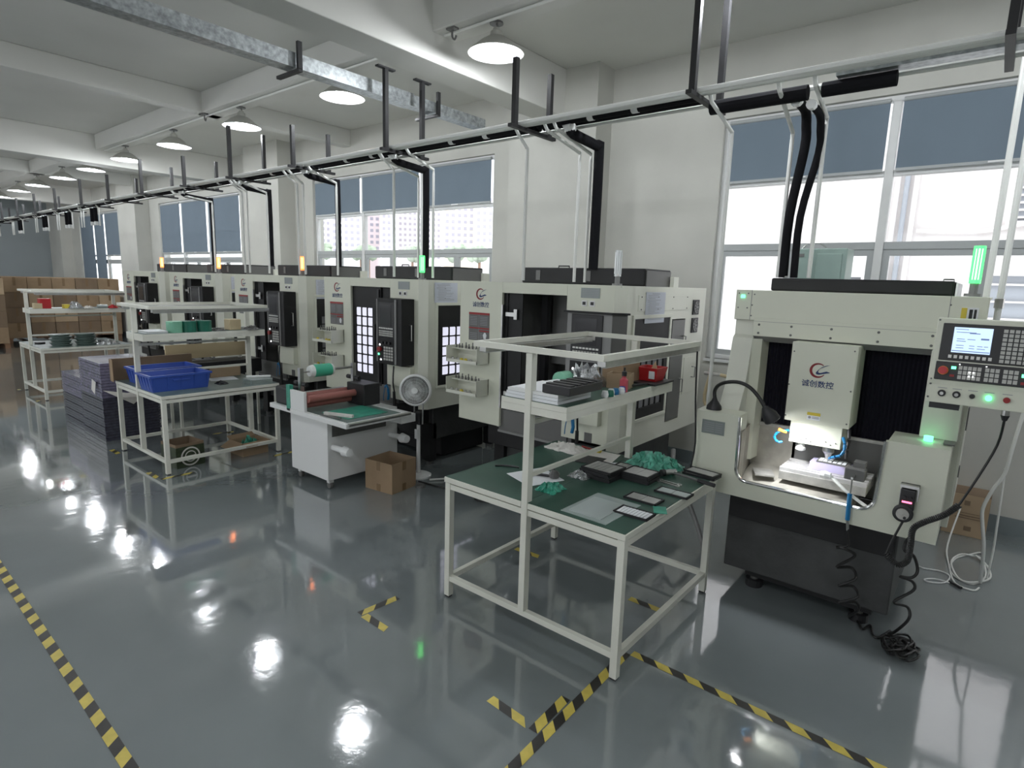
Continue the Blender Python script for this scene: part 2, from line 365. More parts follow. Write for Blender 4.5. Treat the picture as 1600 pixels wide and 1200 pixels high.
def tower(cx, cy, w, a, m, nx, label, ztop=24, wz0=6.6, nz=9, dz=1.08):
    """a distant block, built square and then turned to face the factory"""
    t = thing('apartment_tower', (cx, cy, -6), label, 'building', 'pale towers outside the window')
    G().box(cx-w/2, cx+w/2, cy, cy+6, -6, ztop).obj('wall', m, t)
    dx = w/nx; me = None
    for i in range(nx):
        for k in range(nz):
            x = cx-w/2+(i+.5)*dx; z = wz0+k*dz
            if me is None:
                o = G().box(x-dx*.27, x+dx*.27, cy-.05, cy-.001, z-.3, z+.25).obj('window', 'tww', t); me = (o, x, z)
            else:
                o = me[0].copy(); o.location = (x-me[1], 0, z-me[2]); C.objects.link(o)
    t.rotation_euler.z = a
tower(-100.4, 65.7, 2.6, .992, 'tw3', 3, 'hazy pale apartment tower at the left edge of the middle window')
tower(-89.9, 63.4, 5.0, .957, 'tw3', 5, 'hazy grey apartment tower left of the first mullion of the middle window')
tower(-93.7, 71.8, 3.1, .917, 'tw1', 3, 'hazy pink apartment tower right of the first mullion of the middle window')
tower(-87.0, 70.5, 2.7, .89, 'tw3', 3, 'narrow hazy grey apartment tower in the middle of the middle window')
tower(-93.2, 83.4, 8.7, .841, 'tw3', 9, 'wide hazy grey apartment block behind the black hose')
tower(-73.6, 74.9, 5.2, .777, 'tw2', 5, 'cream apartment tower in the right third of the middle window')
tower(-67.1, 74.2, 2.9, .735, 'tw3', 3, 'pale tower at the right edge of the middle window')
for k, (x, y, r) in enumerate([(-86, 56, 1.8), (-78.5, 59.5, 1.5), (-75.5, 66, 1.9), (-66.5, 67, 2.1), (-61, 66.5, 1.8), (-82.5, 61, 1.4)]):
    tr = thing('tree', (x, y, -6), 'pale green tree crown before the apartment towers, %s from the left' % ORD[k], 'tree', 'trees before the towers')
    g = G()
    for q in range(16):
        a = random.random()*6.28; d = random.random()*r*.8; cz = 5.4+random.random()*r*.8
        g.lathe([(.02, -.8), (.6, -.5), (.85, 0), (.6, .5), (.02, .8)], (x+math.cos(a)*d, y+math.sin(a)*d, cz), n=8)
    g.obj('crown', 'tree', tr); G().cyl((x, y, -6), (x, y, 5.4), .2, n=8).obj('trunk', 'wood', tr)
# ================================================================= CEILING SERVICES
def lamp(x, y, label, group='high bay lamps in the window-side row'):
    t = thing('high_bay_lamp', (x, y, 4.2), label, 'lamp', group)
    G().cyl((x, y, 4.2), (x, y, 4.185), .06, n=12).obj('ceiling_plate', 'dgrey', t)
    G().tube([(x, y, 4.19), (x+.015, y, 4.165), (x+.015, y, 4.15), (x, y, 4.135)], .009, n=6).obj('hook', 'dgrey', t)
    G().lathe([(.001, .135), (.028, .135), (.034, .115), (.05, .105), (.055, .06), (.07, .045), (.001, .045)], (x, y, 4.02), n=20).obj('ballast_housing', 'lampout', t, smooth=True)
    sh = G().lathe([(.05, .062), (.085, .055), (.14, .02), (.205, -.035), (.24, -.062), (.245, -.07), (.238, -.068)], (x, y, 4.02), n=32).obj('shade', 'lampout', t, smooth=True)
    G().lathe([(.238, -.068), (.2, -.036), (.135, .013), (.08, .045), (.001, .05)], (x, y, 4.018), n=32).obj('reflector', 'lampin', sh, smooth=True)
    G().lathe([(.001, -.05), (.05, -.045), (.08, -.01), (.08, .01), (.03, .035), (.001, .04)], (x, y, 3.99), n=16).obj('bulb', 'lampb', t, smooth=True)
    l = bpy.data.lights.new('bulb_light', 'POINT'); l.energy = LAMP_W; l.color = LAMP_COL; l.shadow_soft_size = .085
    lo = bpy.data.objects.new('bulb_light', l); C.objects.link(lo); lo.parent = t; lo.location = (0, 0, 3.952-4.2)
lx = [-1.45, -3.655, -5.90, -8.18, -10.36, -12.44, -14.35, -16.25, -18.3, -20.1, -22.3]
for k, x in enumerate(lx):
    lamp(x, 4.14, ['bright bell-shaped ceiling lamp above the picture edge over the nearest machine', 'largest bell-shaped ceiling lamp in view, top centre of the photo',
        'bell-shaped ceiling lamp just under the galvanised duct'][k] if k < 3 else '%s bell-shaped lamp of the ceiling row counted from the largest one' % ORD[k-1])
for k, x in enumerate([-1.2, -5.95, -10.36, -14.75, -18.95, -23.6, 2.4]):  # the last position is unseen, added to brighten the right side
    lamp(x, -.25, 'unseen bell-shaped ceiling lamp behind the aisle row, added for fill light', 'high bay lamps over the aisle')
    lamp(x, -4.4, 'unseen bell-shaped ceiling lamp behind the aisle row, added for fill light', 'high bay lamps over the aisle') if k % 2 == 0 else None  # unseen back row added to lift the room light
for x in (.75, 3.0): lamp(x, 4.14, 'unseen bell-shaped ceiling lamp added to light the nearest machine from the right', 'added high bay lamps out of view at right')  # unseen lamps continuing the row, added to brighten the right side
# conduit under the lamp beam
tag(G().tube([(2.8, 4.05, 4.185), (-4.2, 4.05, 4.185)], .012, n=6).obj('lamp_conduit', 'pvc'), 'thin white cable conduit clipped under the lamp beam at top right', 'conduit')
tag(G().tube([(-4.7, 4.05, 4.185), (-13.2, 4.05, 4.185)], .012, n=6).obj('lamp_conduit', 'pvc'), 'thin white cable conduit clipped under the beam between the far lamps', 'conduit')
for x, l in ((-4.05, 'small dark ceiling hook left of the largest lamp'), (-8.95, 'small dark ceiling hook at the far beam crossing')):
    t = thing('ceiling_hook', (x, 4.0, 4.2), l, 'hook', None)
    G().box(x-.05, x+.05, 3.97, 4.03, 4.185, 4.2).obj('plate', 'dgrey', t)
    G().tube([(x, 4.0, 4.19), (x, 4.0, 4.13), (x+.03, 4.0, 4.10), (x+.05, 4.0, 4.13)], .009, n=6, smooth=3).obj('hook', 'dgrey', t)
# galvanised duct with its two brackets
t = thing('galvanised_duct', (-5.1, 2, 3.73), 'long speckled galvanised cable duct crossing under the ceiling at upper left', 'duct')
G().box(-5.05, -4.9, -6.9, 4.3, 3.75, 3.87).obj('duct_body', 'galv', t)
G().box(-5.045, -4.905, 4.28, 5.4, 3.755, 3.86).obj('duct_end', 'galv', t)
for y, l in ((2.985, 'dark steel L bracket hung under the duct, the left one'), (4.6, 'dark steel L bracket hung under the duct, the right one')):
    t = thing('duct_bracket', (-4.72, y, 3.95), l, 'bracket', 'duct brackets')
    G().box(-4.87, -4.84, y-.02, y+.02, 3.73, 3.95).obj('strap', 'blackm', t)
    G().box(-5.2, -4.84, y-.02, y+.02, 3.71, 3.735).obj('foot', 'blackm', t)
# tray hangers
HX = [(-.12, 4.47, 4.2), (-1.68, 4.47, 4.2), (-3.14, 3.72, 3.72), (-4.73, 3.95, 3.95), (-6.37, 3.66, 3.65), (-7.86, 3.85, 3.83), (-9.25, 3.63, 3.63), (-10.85, 3.75, 3.7), (-12.4, 3.65, 3.65),
      (-13.9, 3.7, 3.7), (-15.6, 3.65, 3.65), (-17.2, 3.65, 3.65), (-18.8, 3.65, 3.65), (-20.4, 3.65, 3.65), (-22.0, 3.65, 3.65), (-23.6, 3.65, 3.65)]
for k, (x, za, zb) in enumerate(HX):
    t = thing('pipe_hanger', (x, 4.0, 3.23), ['black steel pipe hanger at the top right corner', 'tall black steel pipe hanger left of the nearest window',
       'black steel pipe hanger directly under the largest lamp', 'black steel pipe hanger with T plates fixed to the main beam'][k] if k < 4 else '%s black steel pipe hanger counted along the row after the T-plated one' % ORD[k-4], 'hanger', 'black pipe hangers')
    G().box(x-.02, x+.02, 3.78, 3.82, 3.23, za).obj('post', 'blackm', t)
    G().box(x-.02, x+.02, 4.24, 4.28, 3.23, zb).obj('post', 'blackm', t)
    G().box(x-.02, x+.02, 3.74, 4.34, 3.205, 3.23).obj('crossbar', 'blackm', t)
    if k == 3:
        for y in (3.8, 4.26): G().box(x-.025, x+.025, y-.1, y+.1, 3.935, 3.95).obj('top_plate', 'blackm', t)
for y, r, x0, x1, l in ((3.86, .018, -25.5, 2.9, 'front white plastic air pipe running along the hangers'), (3.93, .018, -25.5, 2.9, 'second white plastic air pipe running along the hangers'), (4.2, .018, -25.5, 2.9, 'rear white plastic air pipe running along the hangers')):
    tag(G().tube([(x0, y, 3.25), (x1, y, 3.25)], r, n=8).obj('air_pipe', 'pvc'), l, 'pipe')
tag(G().box(-.9, 2.9, 4.0, 4.1, 3.235, 3.30).obj('cable_trunking', 'galv'), 'grey metal cable trunking on the hangers at top right', 'trunking')
hl = [(-.60, -.98, .042, 4.07, 'thick short black insulated pipe end under the trunking at top right'), (-1.06, -1.66, .045, 4.07, 'thick black insulated pipe left of the two hoses at top right')]
for a, b, r, y, l in hl: tag(G().tube([(a, y, 3.19), (b, y, 3.19)], r, n=12).obj('insulated_pipe', 'insul'), l, 'pipe')
seg = [-1.72, -3.1, -4.66, -6.3, -7.8, -9.2, -10.8, -12.35, -13.85, -15.5, -17.1, -18.7, -20.3, -21.9, -23.5]
for k in range(len(seg)-1):
    l = 'black insulated pipe run, %s section from the nearest window' % ORD[min(k, 12)] if k < 12 else 'black insulated pipe run close to the far end wall'
    t = thing('insulated_pipe', (seg[k], 4.0, 3.27), l, 'pipe', 'black pipe sections on the hangers')
    G().tube([(seg[k]-.02, 4.03, 3.265), (seg[k+1]+.02, 4.03, 3.265)], .034, n=10).obj('pipe', 'insul', t)
    G().tube([(seg[k]-.02, 4.11, 3.265), (seg[k+1]+.02, 4.11, 3.265)], .03, n=10).obj('pipe', 'insul', t)
    for q in (.35, .62): xx = seg[k]*(1-q)+seg[k+1]*q; G().tube([(xx-.025, 4.03, 3.265), (xx+.025, 4.03, 3.265)], .037, n=10).obj('tape_band', 'white', t)
# drops to the machines: black hose + white pipes
def drop(x, y, zb, r, l, top=3.22):
    t = thing('exhaust_hose', (x, y, zb), l, 'hose', 'black hoses dropping to the machines')
    G().tube([(x-.02, 4.07, 3.23), (x-.01, 4.12, top-.04), (x, y-.05, top-.07), (x, y, top-.12), (x, y, zb)], r, n=12, smooth=3).obj('hose', 'insul', t, smooth=True)
    G().cyl((x-.02, 4.04, 3.25), (x-.015, 4.1, 3.2), r*1.15, n=12).obj('clamp', 'white', t)
drop(-2.78, 4.5, 2.13, .042, 'black hose dropping behind the cream machine with the unlit signal lamp')
drop(-4.93, 4.5, 2.13, .036, 'black hose dropping in front of the apartment-view window, beside the green lamp')
drop(-6.55, 4.5, 2.13, .036, 'black hose dropping at the left end of the apartment-view window')
drop(-8.2, 4.5, 2.13, .036, 'black hose dropping beside the wall column, second from the far side')
drop(-10.0, 4.5, 2.13, .034, 'black hose dropping before the window with long blinds')
for x, x2, r, zz, l in ((-1.135, -1.185, .030, 3.14, 'left of two black hoses standing on the nearest machine'), (-1.045, -1.115, .024, 3.10, 'right of two black hoses standing on the nearest machine')):
    t = thing('exhaust_hose', (x, 4.4, 2.11), l, 'hose', 'black hoses dropping to the machines')
    G().tube([(x, 4.12, zz+.03), (x, 4.25, zz+.03), (x, 4.36, zz+.01), (x, 4.4, zz-.06), (x, 4.42, zz-.2), (x2, 4.42, 2.5), (x2, 4.42, 2.09)], r, n=12, smooth=4).obj('hose', 'insul', t, smooth=True)
    G().tube([(x, 4.10, zz+.03), (x, 4.15, zz+.03)], r*1.2, n=10).obj('clamp', 'white', t)
def wdrop(x0, x, y, l, zb=2.02, top=3.1):
    tag(G().tube([(x0, 3.93, 3.25), (x0, 3.98, 3.2), (x, y, top), (x, y, top-.05), (x, y, zb)], .014, n=8).obj('air_pipe', 'pvc'), l, 'pipe')
for a, b, y, l in [(-3.24, -3.2, 4.05, 'thin white pipe dropping left of the wall column'), (-2.95, -2.92, 4.42, 'thin white pipe slanting down right of the thick black hose'),
    (-2.86, -2.86, 4.5, 'thin white pipe dropping close behind the thick black hose'), (-5.0, -4.98, 4.1, 'thin white pipe dropping over the middle of the apartment-view window'),
    (-4.6, -4.6, 4.3, 'thin white pipe slanting down right of the hose at the green lamp'), (-5.02, -5.05, 4.5, 'thin white pipe dropping left of the hose at the green lamp'),
    (-6.84, -6.8, 4.1, 'left thin white pipe of the pair near the second orange lamp'), (-6.72, -6.7, 4.12, 'right thin white pipe of the pair near the second orange lamp'),
    (-6.3, -6.28, 4.3, 'thin white pipe beside the hose at the window left end'), (-8.2, -8.18, 4.1, 'left thin white pipe of the pair beside the long blinds'),
    (-8.1, -8.05, 4.1, 'right thin white pipe of the pair beside the long blinds'), (-7.95, -7.9, 4.3, 'thin white pipe beside the hose at the wall column'),
    (-10.1, -9.75, 4.4, 'thin white pipe slanting across the window with long blinds')]: wdrop(a, b, y, l)
wdrop(-1.62, -1.55, 4.2, 'white pipe dropping at the left edge of the nearest window', 1.0, 3.05)
wdrop(-1.2, -1.22, 4.42, 'white pipe left of the two black hoses on the nearest machine', 2.09, 3.05)
wdrop(-1.0, -1.02, 4.42, 'white pipe right of the two black hoses on the nearest machine', 2.09, 3.12)
for x, l in ((-.068, 'left of two grey upright pipes before the window at the right edge'), (0.005, 'right of two grey upright pipes before the window at the right edge')):
    t = thing('upright_pipe', (x, 5.0, 1.95), l, 'pipe'); G().tube([(x, 5.0, 3.9), (x, 5.0, 1.9), (x, 5.0, 1.4)], .019, n=10).obj('pipe', 'pvc', t); G().cyl((x, 5.0, 1.93), (x, 5.0, 1.99), .026, n=8).obj('fitting', 'steel', t)
for k, x in enumerate((-14.4, -16.1, -17.9, -20.2, -22.8)):      # capped stubs further down the row
    for dx in (0, .22):
        t = thing('hose_stub', (x+dx, 4.1, 2.8), '%s capped black hose stub of the %s far pair on the pipe run' % ('left' if dx else 'right', ['nearest', 'second', 'third', 'fourth', 'last'][k]), 'hose', 'capped hose stubs')
        G().tube([(x+dx, 4.1, 3.22), (x+dx, 4.1, 2.95)], .035, n=8).obj('hose', 'insul', t); G().tube([(x+dx, 4.1, 2.95), (x+dx, 4.1, 2.88)], .038, n=8).obj('cap', 'white', t)
    for dx in (-.5, -.35, .6): tag(G().tube([(x+dx, 4.0, 3.24), (x+dx, 4.05, 3.18), (x+dx, 4.05, 2.85)], .014, n=6).obj('pipe_stub', 'pvc'), 'short white pipe stub %s the %s far pair of capped black stubs' % ({-.5: 'left of', -.35: 'just left of', .6: 'right of'}[dx], ['nearest', 'second', 'third', 'fourth', 'last'][k]), 'pipe', 'white pipe stubs')
# ================================================================= LETTERING
TXT = {}
def text(body, parent, x, y, z, size, m, name='lettering'):
    if body not in TXT:      # typeset once with Blender's built-in font, then keep it as a plain mesh
        c = bpy.data.curves.new(name, 'FONT'); c.body = body; c.size = 1; c.align_x = 'CENTER'; c.align_y = 'CENTER'; c.extrude = .01; c.resolution_u = 1; c.offset = .012
        f = bpy.data.objects.new('tmp', c); C.objects.link(f); bpy.context.view_layer.update()
        me = bpy.data.meshes.new_from_object(f.evaluated_get(bpy.context.evaluated_depsgraph_get())); bpy.data.objects.remove(f)
        me.materials.clear(); me.materials.append(M[m]); TXT[body] = me
    o = bpy.data.objects.new(name, TXT[body]); C.objects.link(o); o.parent = parent; o.scale = (size, size, size)
    o.location = Vector((x, y, z))-root_loc(parent); o.rotation_euler = (PI/2, 0, 0)
    return o
def logo(parent, cx, y, cz, R):
    g = G(); n = 28; out = []; inn = []
    a0, a1 = math.radians(48), math.radians(328)
    for i in range(n+1):
        a = a0+(a1-a0)*i/n; w = .10+.20*math.sin(PI*i/n)**.8
        out.append((cx+R*math.cos(a), cz+R*math.sin(a)))
        inn.append((cx+(R*(1-w))*math.cos(a)+.02*R, cz+R*(1-w)*math.sin(a)))
    for i in range(n): g.prism([out[i], out[i+1], inn[i+1], inn[i]], 'y', y-.0015, y)
    e = g.obj('emblem', 'logor', parent)
    P = lambda l: [(cx+R*a, cz+R*b) for a, b in l]
    s = G()
    top = P([(1.45, .86), (.9, .62), (.45, .4), (.05, .05), (-.2, -.28), (-.05, -.1), (.2, .22), (.55, .48), (.95, .7)])
    for i in range(4): s.prism([P([(1.45, .86), (.85, .6), (.4, .36), (.02, .02), (-.22, -.32)])[i], P([(1.45, .86), (.85, .6), (.4, .36), (.02, .02), (-.22, -.32)])[i+1],
        P([(1.45, .86), (.9, .72), (.5, .52), (.2, .24), (.05, -.16)])[i+1], P([(1.45, .86), (.9, .72), (.5, .52), (.2, .24), (.05, -.16)])[i]], 'y', y-.003, y-.0016)
    A = P([(-.22, -.32), (-.1, -.52), (.2, -.55), (.6, -.42), (1.1, -.28), (1.45, -.2)]); B = P([(.05, -.16), (.15, -.28), (.35, -.3), (.7, -.16), (1.05, -.03), (1.45, -.12)])
    for i in range(5): s.prism([A[i], A[i+1], B[i+1], B[i]], 'y', y-.003, y-.0016)
    s.obj('swoosh', 'navy', e)
    text('诚创数控', parent, cx+R*.15, y-.001, cz-R*1.9, R*.98, 'navy')
def keys(x0, x1, z0, z1, nx, nz, y, fill=.72, skip=()):
    g = G(); dx = (x1-x0)/nx; dz = (z1-z0)/nz
    for i in range(nx):
        for k in range(nz):
            if (i, k) in skip: continue
            cx = x0+(i+.5)*dx; cz = z0+(k+.5)*dz; g.box(cx-dx*fill/2, cx+dx*fill/2, y-.004, y, cz-dz*fill/2, cz+dz*fill/2)
    return g
def screws(par, pts, y, r=.007, axis='y'):
    g = G()
    for a, b in pts:
        if axis == 'y': g.cyl((a, y, b), (a, y-.005, b), r, r*.6, n=8)
        else: g.cyl((y, a, b), (y+.005, a, b), r, r*.6, n=8)
    return g.obj('screws', 'dgrey', par, kind='stuff')
# ================================================================= ENCLOSED MILLS (row along the window wall)
def door_leaf(par, x0, x1, y, z0, z1, nx, nz, w0, w1, v0, v1, lit=True, plane='y', name='door'):
    """black leaf with a real grid of recessed panes between w0..w1 (horizontal) and v0..v1 (vertical)"""
    g = G()
    def bx(a, b, c, d, t0=0, t1=.03):
        if plane == 'y': g.box(a, b, y+t0, y+t1, c, d)
        else: g.box(y-t1, y-t0, a, b, c, d)
    bx(x0, w0, z0, z1); bx(w1, x1, z0, z1); bx(w0, w1, z0, v0); bx(w0, w1, v1, z1)
    dx = (w1-w0)/nx; dz = (v1-v0)/nz; b = .13
    for i in range(nx+1): c = w0+i*dx; bx(max(c-dx*b/2, w0), min(c+dx*b/2, w1), v0, v1, .004, .026)
    for k in range(nz+1): c = v0+k*dz; bx(w0, w1, max(c-dz*b/2, v0), min(c+dz*b/2, v1), .005, .025)
    d = g.obj(name, 'blackm', par)
    first = None
    for i in range(nx):
        for k in range(nz):
            c = w0+(i+.5)*dx; e = v0+(k+.5)*dz
            if first is None:
                q = G(); hx = dx*(.5-b/2)-.0005; hz = dz*(.5-b/2)-.0005; ch = min(hx, hz)*.2
                pts = [(c-hx+ch, e-hz), (c+hx-ch, e-hz), (c+hx, e-hz+ch), (c+hx, e+hz-ch), (c+hx-ch, e+hz), (c-hx+ch, e+hz), (c-hx, e+hz-ch), (c-hx, e-hz+ch)]
                if plane == 'y': q.prism(pts, 'y', y+.014, y+.018)
                else: q.prism(pts, 'x', y-.018, y-.014)
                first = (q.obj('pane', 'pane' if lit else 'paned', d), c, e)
            else:
                o = first[0].copy(); C.objects.link(o); dl = (c-first[1], e-first[2])
                o.location = first[0].location+(Vector((dl[0], 0, dl[1])) if plane == 'y' else Vector((0, dl[0], dl[1])))
    return d
def handle(par, p, l=.12, m='steel', d=(1, 0, 0), up=(0, 0, 1)):
    p = Vector(p); d = Vector(d)*.035; u = Vector(up)*l/2
    return G().tube([p-u, p-u+d, p+u+d, p+u], .006, n=8).obj('handle', m, par)
def signal(par, x, y, z, col, h=.24):
    s = G().cyl((x, y, z), (x, y, z+.015), .04, n=14).cyl((x, y, z+.015), (x, y, z+.07), .02, n=12).obj('signal_tower', 'mgrey', par)
    a, b = {'green': ('sgreen', 'sgreen2'), 'orange': ('sorange', 'sorange2'), 'off': ('sclear', 'sclear')}[col]
    G().cyl((x, y, z+.07), (x, y, z+.09), .027, n=14).obj('signal_ring', a, s)
    G().cyl((x, y, z+h-.015), (x, y, z+h), .027, n=14).obj('signal_cap', a, s)
    G().cyl((x, y, z+.09), (x, y, z+h-.015), .022, n=14).obj('signal_lens', b, s)
    g = G()
    for k in range(10):
        a_ = 2*PI*k/10; g.box(-.0035+x+.0235*math.cos(a_), .0035+x+.0235*math.cos(a_), y+.0235*math.sin(a_)-.0035, y+.0235*math.sin(a_)+.0035, z+.09, z+h-.015)
    g.obj('signal_ribs', a, s, kind='stuff')
def mill(X0, label, sig, open_door=True, pod='box', wire=True):
    Y = 4.05; t = thing('enclosed_milling_machine', (X0+.9, Y+.7, 0), label, 'machine', 'enclosed milling machines along the window wall')
    X = lambda u: X0+u
    # base
    G().box(X(.3), X(1.62), Y+.25, Y+1.3, .28, .64).obj('base', 'basem', t, bev=.01)
    G().box(X(.28), X(1.55), Y+.12, Y+.45, .46, .66).obj('coolant_tray', 'blackm', t, bev=.008)
    G().box(X(.45), X(1.5), Y+.5, Y+1.2, .02, .28).obj('coolant_tank', 'blackm', t, bev=.01)
    for u in (.3, 1.5):
        for v in (.2, 1.2):
            l = G().box(X(u), X(u+.12), Y+v, Y+v+.1, .04, .46 if v < .5 else .28).obj('leg', 'blackm', t)
            G().cyl((X(u+.06), Y+v+.05, 0), (X(u+.06), Y+v+.05, .04), .045, n=12).obj('foot', 'dgrey', l)
    # sheet metal skin
    G().box(X(0), X(.52), Y, Y+.03, .68, 2.0).obj('front_column_panel', 'cream', t, bev=.004)
    G().box(X(.52), X(1.215), Y, Y+.03, 1.906, 2.0).obj('front_header', 'cream', t, bev=.003)
    G().box(X(.49), X(1.25), Y+.035, Y+.05, .64, .84).obj('door_sill_panel', 'dgrey', t)
    G().box(X(.49), X(1.25), Y+.02, Y+.055, .625, .645).obj('drip_rail', 'mgrey', t)
    G().box(X(1.215), X(1.66), Y, Y+.03, 1.78, 2.0).obj('upper_housing_panel', 'cream', t, bev=.003)
    G().prism([(X(1.66), Y), (X(1.73), Y+.07), (X(1.70), Y+.09), (X(1.64), Y+.03)], 'z', 1.80, 2.0).obj('corner_panel', 'cream2', t)
    G().box(X(1.215), X(1.66), Y, Y+.03, .72, 1.14).obj('lower_housing_panel', 'cream', t, bev=.003)
    G().prism([(X(1.66), Y), (X(1.73), Y+.07), (X(1.70), Y+.09), (X(1.64), Y+.03)], 'z', .66, 1.80).obj('corner_panel', 'cream2', t)
    G().box(X(0), X(.03), Y+.03, Y+1.65, .68, 2.0).obj('left_side_panel', 'cream2', t)
    sx = X(1.73)
    # right side with openings for its window and dark cabinet door
    V = lambda v: Y+v
    g = G()
    for (a, b, z0, z1) in ((.07, .2, .66, 2.0), (.2, .86, .66, .90), (.2, .86, 1.74, 2.0), (.86, .91, .66, 2.0), (.91, 1.2, .66, .78), (.91, 1.2, 1.72, 2.0), (1.2, 1.65, .66, 2.0)):
        g.box(sx-.03, sx, V(a), V(b), z0, z1)
    g.obj('right_side_panel', 'cream2', t)
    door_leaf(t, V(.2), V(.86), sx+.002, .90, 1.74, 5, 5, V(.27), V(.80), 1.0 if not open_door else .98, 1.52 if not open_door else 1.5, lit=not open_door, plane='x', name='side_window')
    fr = G()
    for (a, b, z0, z1) in ((.17, .89, .87, .90), (.17, .89, 1.74, 1.77), (.17, .2, .9, 1.74), (.86, .89, .9, 1.74)): fr.box(sx, sx+.012, V(a), V(b), z0, z1)
    fr.obj('side_window_frame', 'cream2', t, bev=.003)
    d = G().box(sx-.02, sx+.006, V(.92), V(1.19), .79, 1.71).obj('cabinet_door', 'dgrey', t, bev=.003)
    handle(d, (sx+.006, V(1.15), 1.5), .12); handle(d, (sx+.006, V(1.15), 1.1), .12)
    d2 = G().box(sx, sx+.005, V(1.24), V(1.48), 1.0, 1.35).obj('electric_hatch', 'cream2', t, bev=.002); handle(d2, (sx+.005, V(1.43), 1.2), .1, 'mgrey')
    G().box(sx, sx+.004, V(.25), V(1.25), 1.80, 1.93).obj('cover_plate', 'cream2', t, bev=.001)
    screws(t, [(V(a), z) for a in (.3, .6, .9, 1.2) for z in (1.815, 1.915)], sx+.004, .006, 'x')
    for z in (1.75, 1.58):
        f = G().box(sx, sx+.012, V(1.34), V(1.48), z, z+.14).obj('cooling_fan', 'black', t, bev=.003)
        G().lathe([(.055, .012), (.06, .018), (.05, .018), (.045, .012)], (sx, V(1.41), z+.07), (1, 0, 0), n=16).obj('fan_ring', 'dgrey', f)
        fb = G()
        for k in range(7):
            a = 2*PI*k/7; fb.prism([(V(1.41)+.012*math.cos(a), z+.07+.012*math.sin(a)), (V(1.41)+.048*math.cos(a-.3), z+.07+.048*math.sin(a-.3)), (V(1.41)+.048*math.cos(a+.25), z+.07+.048*math.sin(a+.25))], 'x', sx+.012, sx+.015)
        fb.cyl((sx+.012, V(1.41), z+.07), (sx+.018, V(1.41), z+.07), .014, n=10); fb.obj('fan_blades', 'mgrey', f)
    # roof, back, inner walls
    G().box(X(.03), X(1.70), Y+.03, Y+1.65, 1.985, 2.0).obj('roof_panel', 'cream2', t)
    G().box(X(.03), X(1.70), Y+1.62, Y+1.65, .68, 1.985).obj('rear_panel', 'cream2', t)
    G().box(X(.5), X(1.25), Y+.95, Y+.97, .66, 1.985).obj('inner_back_wall', 'dgrey', t)
    G().box(X(.45), X(.5), Y+.05, Y+.95, .66, 1.985).obj('inner_side_wall', 'mgrey', t)
    G().box(X(1.25), X(1.29), Y+.05, Y+.95, .66, 1.985).obj('inner_side_wall', 'dgrey', t)
    G().box(X(.5), X(1.25), Y+.1, Y+.9, .66, .74).obj('inner_floor', 'chips', t)
    G().box(X(.62), X(1.15), Y+.4, Y+.8, .85, .93).obj('work_table', 'steeld', t, bev=.004)
    G().box(X(.7), X(1.05), Y+.45, Y+.75, .74, .85).obj('saddle', 'dgrey', t)
    sp = G().box(X(.72), X(1.06), Y+.5, Y+.8, 1.25, 1.95).obj('spindle_cover', 'mgrey', t, bev=.01)
    G().cyl((X(.89), Y+.62, 1.25), (X(.89), Y+.62, 1.08), .055, .03, n=16).obj('spindle_nose', 'steel', sp)
    logo(t, X(.255), Y, 1.885, .052)
    s = G().box(X(.12), X(.375), Y-.003, Y, 1.455, 1.715).obj('warning_sign', 'dgrey', t)
    G().box(X(.12), X(.375), Y-.0045, Y-.003, 1.695, 1.715).box(X(.12), X(.375), Y-.0045, Y-.003, 1.565, 1.577).box(X(.25), X(.375), Y-.0045, Y-.003, 1.54, 1.552).obj('red_band', 'redd', s)
    ln = G()
    for col in (.135, .262):
        for r_ in range(6): ln.box(X(col), X(col+.09), Y-.0045, Y-.003, 1.60+r_*.0145, 1.604+r_*.0145)
        for r_ in range(4): ln.box(X(col), X(col+(.09 if col < .2 else .03)), Y-.0045, Y-.003, 1.47+r_*.0165, 1.474+r_*.0165)
    ln.box(X(.247), X(.25), Y-.0045, Y-.003, 1.455, 1.70); ln.obj('print_lines', 'inkg', s)
    G().prism([(X(.31), 1.475), (X(.335), 1.475), (X(.345), 1.51), (X(.33), 1.533), (X(.315), 1.533), (X(.3), 1.51)], 'y', Y-.005, Y-.003).obj('pictogram', 'paper', s)
    # plate + switches above the control
    p = G().box(X(1.35), X(1.525), Y-.004, Y, 1.895, 1.975).obj('rating_plate', 'plate', t)
    g = G()
    for q in range(5): g.box(X(1.365), X(1.51), Y-.0048, Y-.004, 1.904+q*.013, 1.908+q*.013)
    g.obj('plate_lines', 'inkg', p)
    for u in (1.385, 1.46):
        w = G().box(X(u-.025), X(u+.025), Y-.006, Y, 1.83, 1.875).obj('rocker_switch', 'white', t, bev=.002); G().box(X(u-.014), X(u+.014), Y-.009, Y-.006, 1.84, 1.865).obj('rocker', 'black', w)
    # doors
    if open_door:
        d = G().box(X(.52), X(.56), Y+.035, Y+.06, .84, 1.906).box(X(.56), X(.72), Y+.045, Y+.055, .84, 1.906).obj('door', 'blackm', t)
        for z in (1.72, 1.0): G().box(X(.545), X(.64), Y+.02, Y+.035, z-.02, z+.015).box(X(.64), X(.675), Y+.02, Y+.03, z-.045, z+.045).obj('door_bracket', 'steel', d)
        G().box(X(.515), X(.53), Y-.004, Y+.02, .86, 1.8).obj('door_edge_strip', 'steel', d)
        G().box(X(.74), X(.80), Y+.3, Y+.36, .74, 1.98).obj('guide_post', 'black', t)
    else:
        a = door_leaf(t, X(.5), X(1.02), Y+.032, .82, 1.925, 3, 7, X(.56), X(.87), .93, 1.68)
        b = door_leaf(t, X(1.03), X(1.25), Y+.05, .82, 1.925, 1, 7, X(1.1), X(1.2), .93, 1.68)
        G().box(X(.97), X(1.0), Y+.015, Y+.035, .86, 1.88).obj('door_pull', 'black', a)
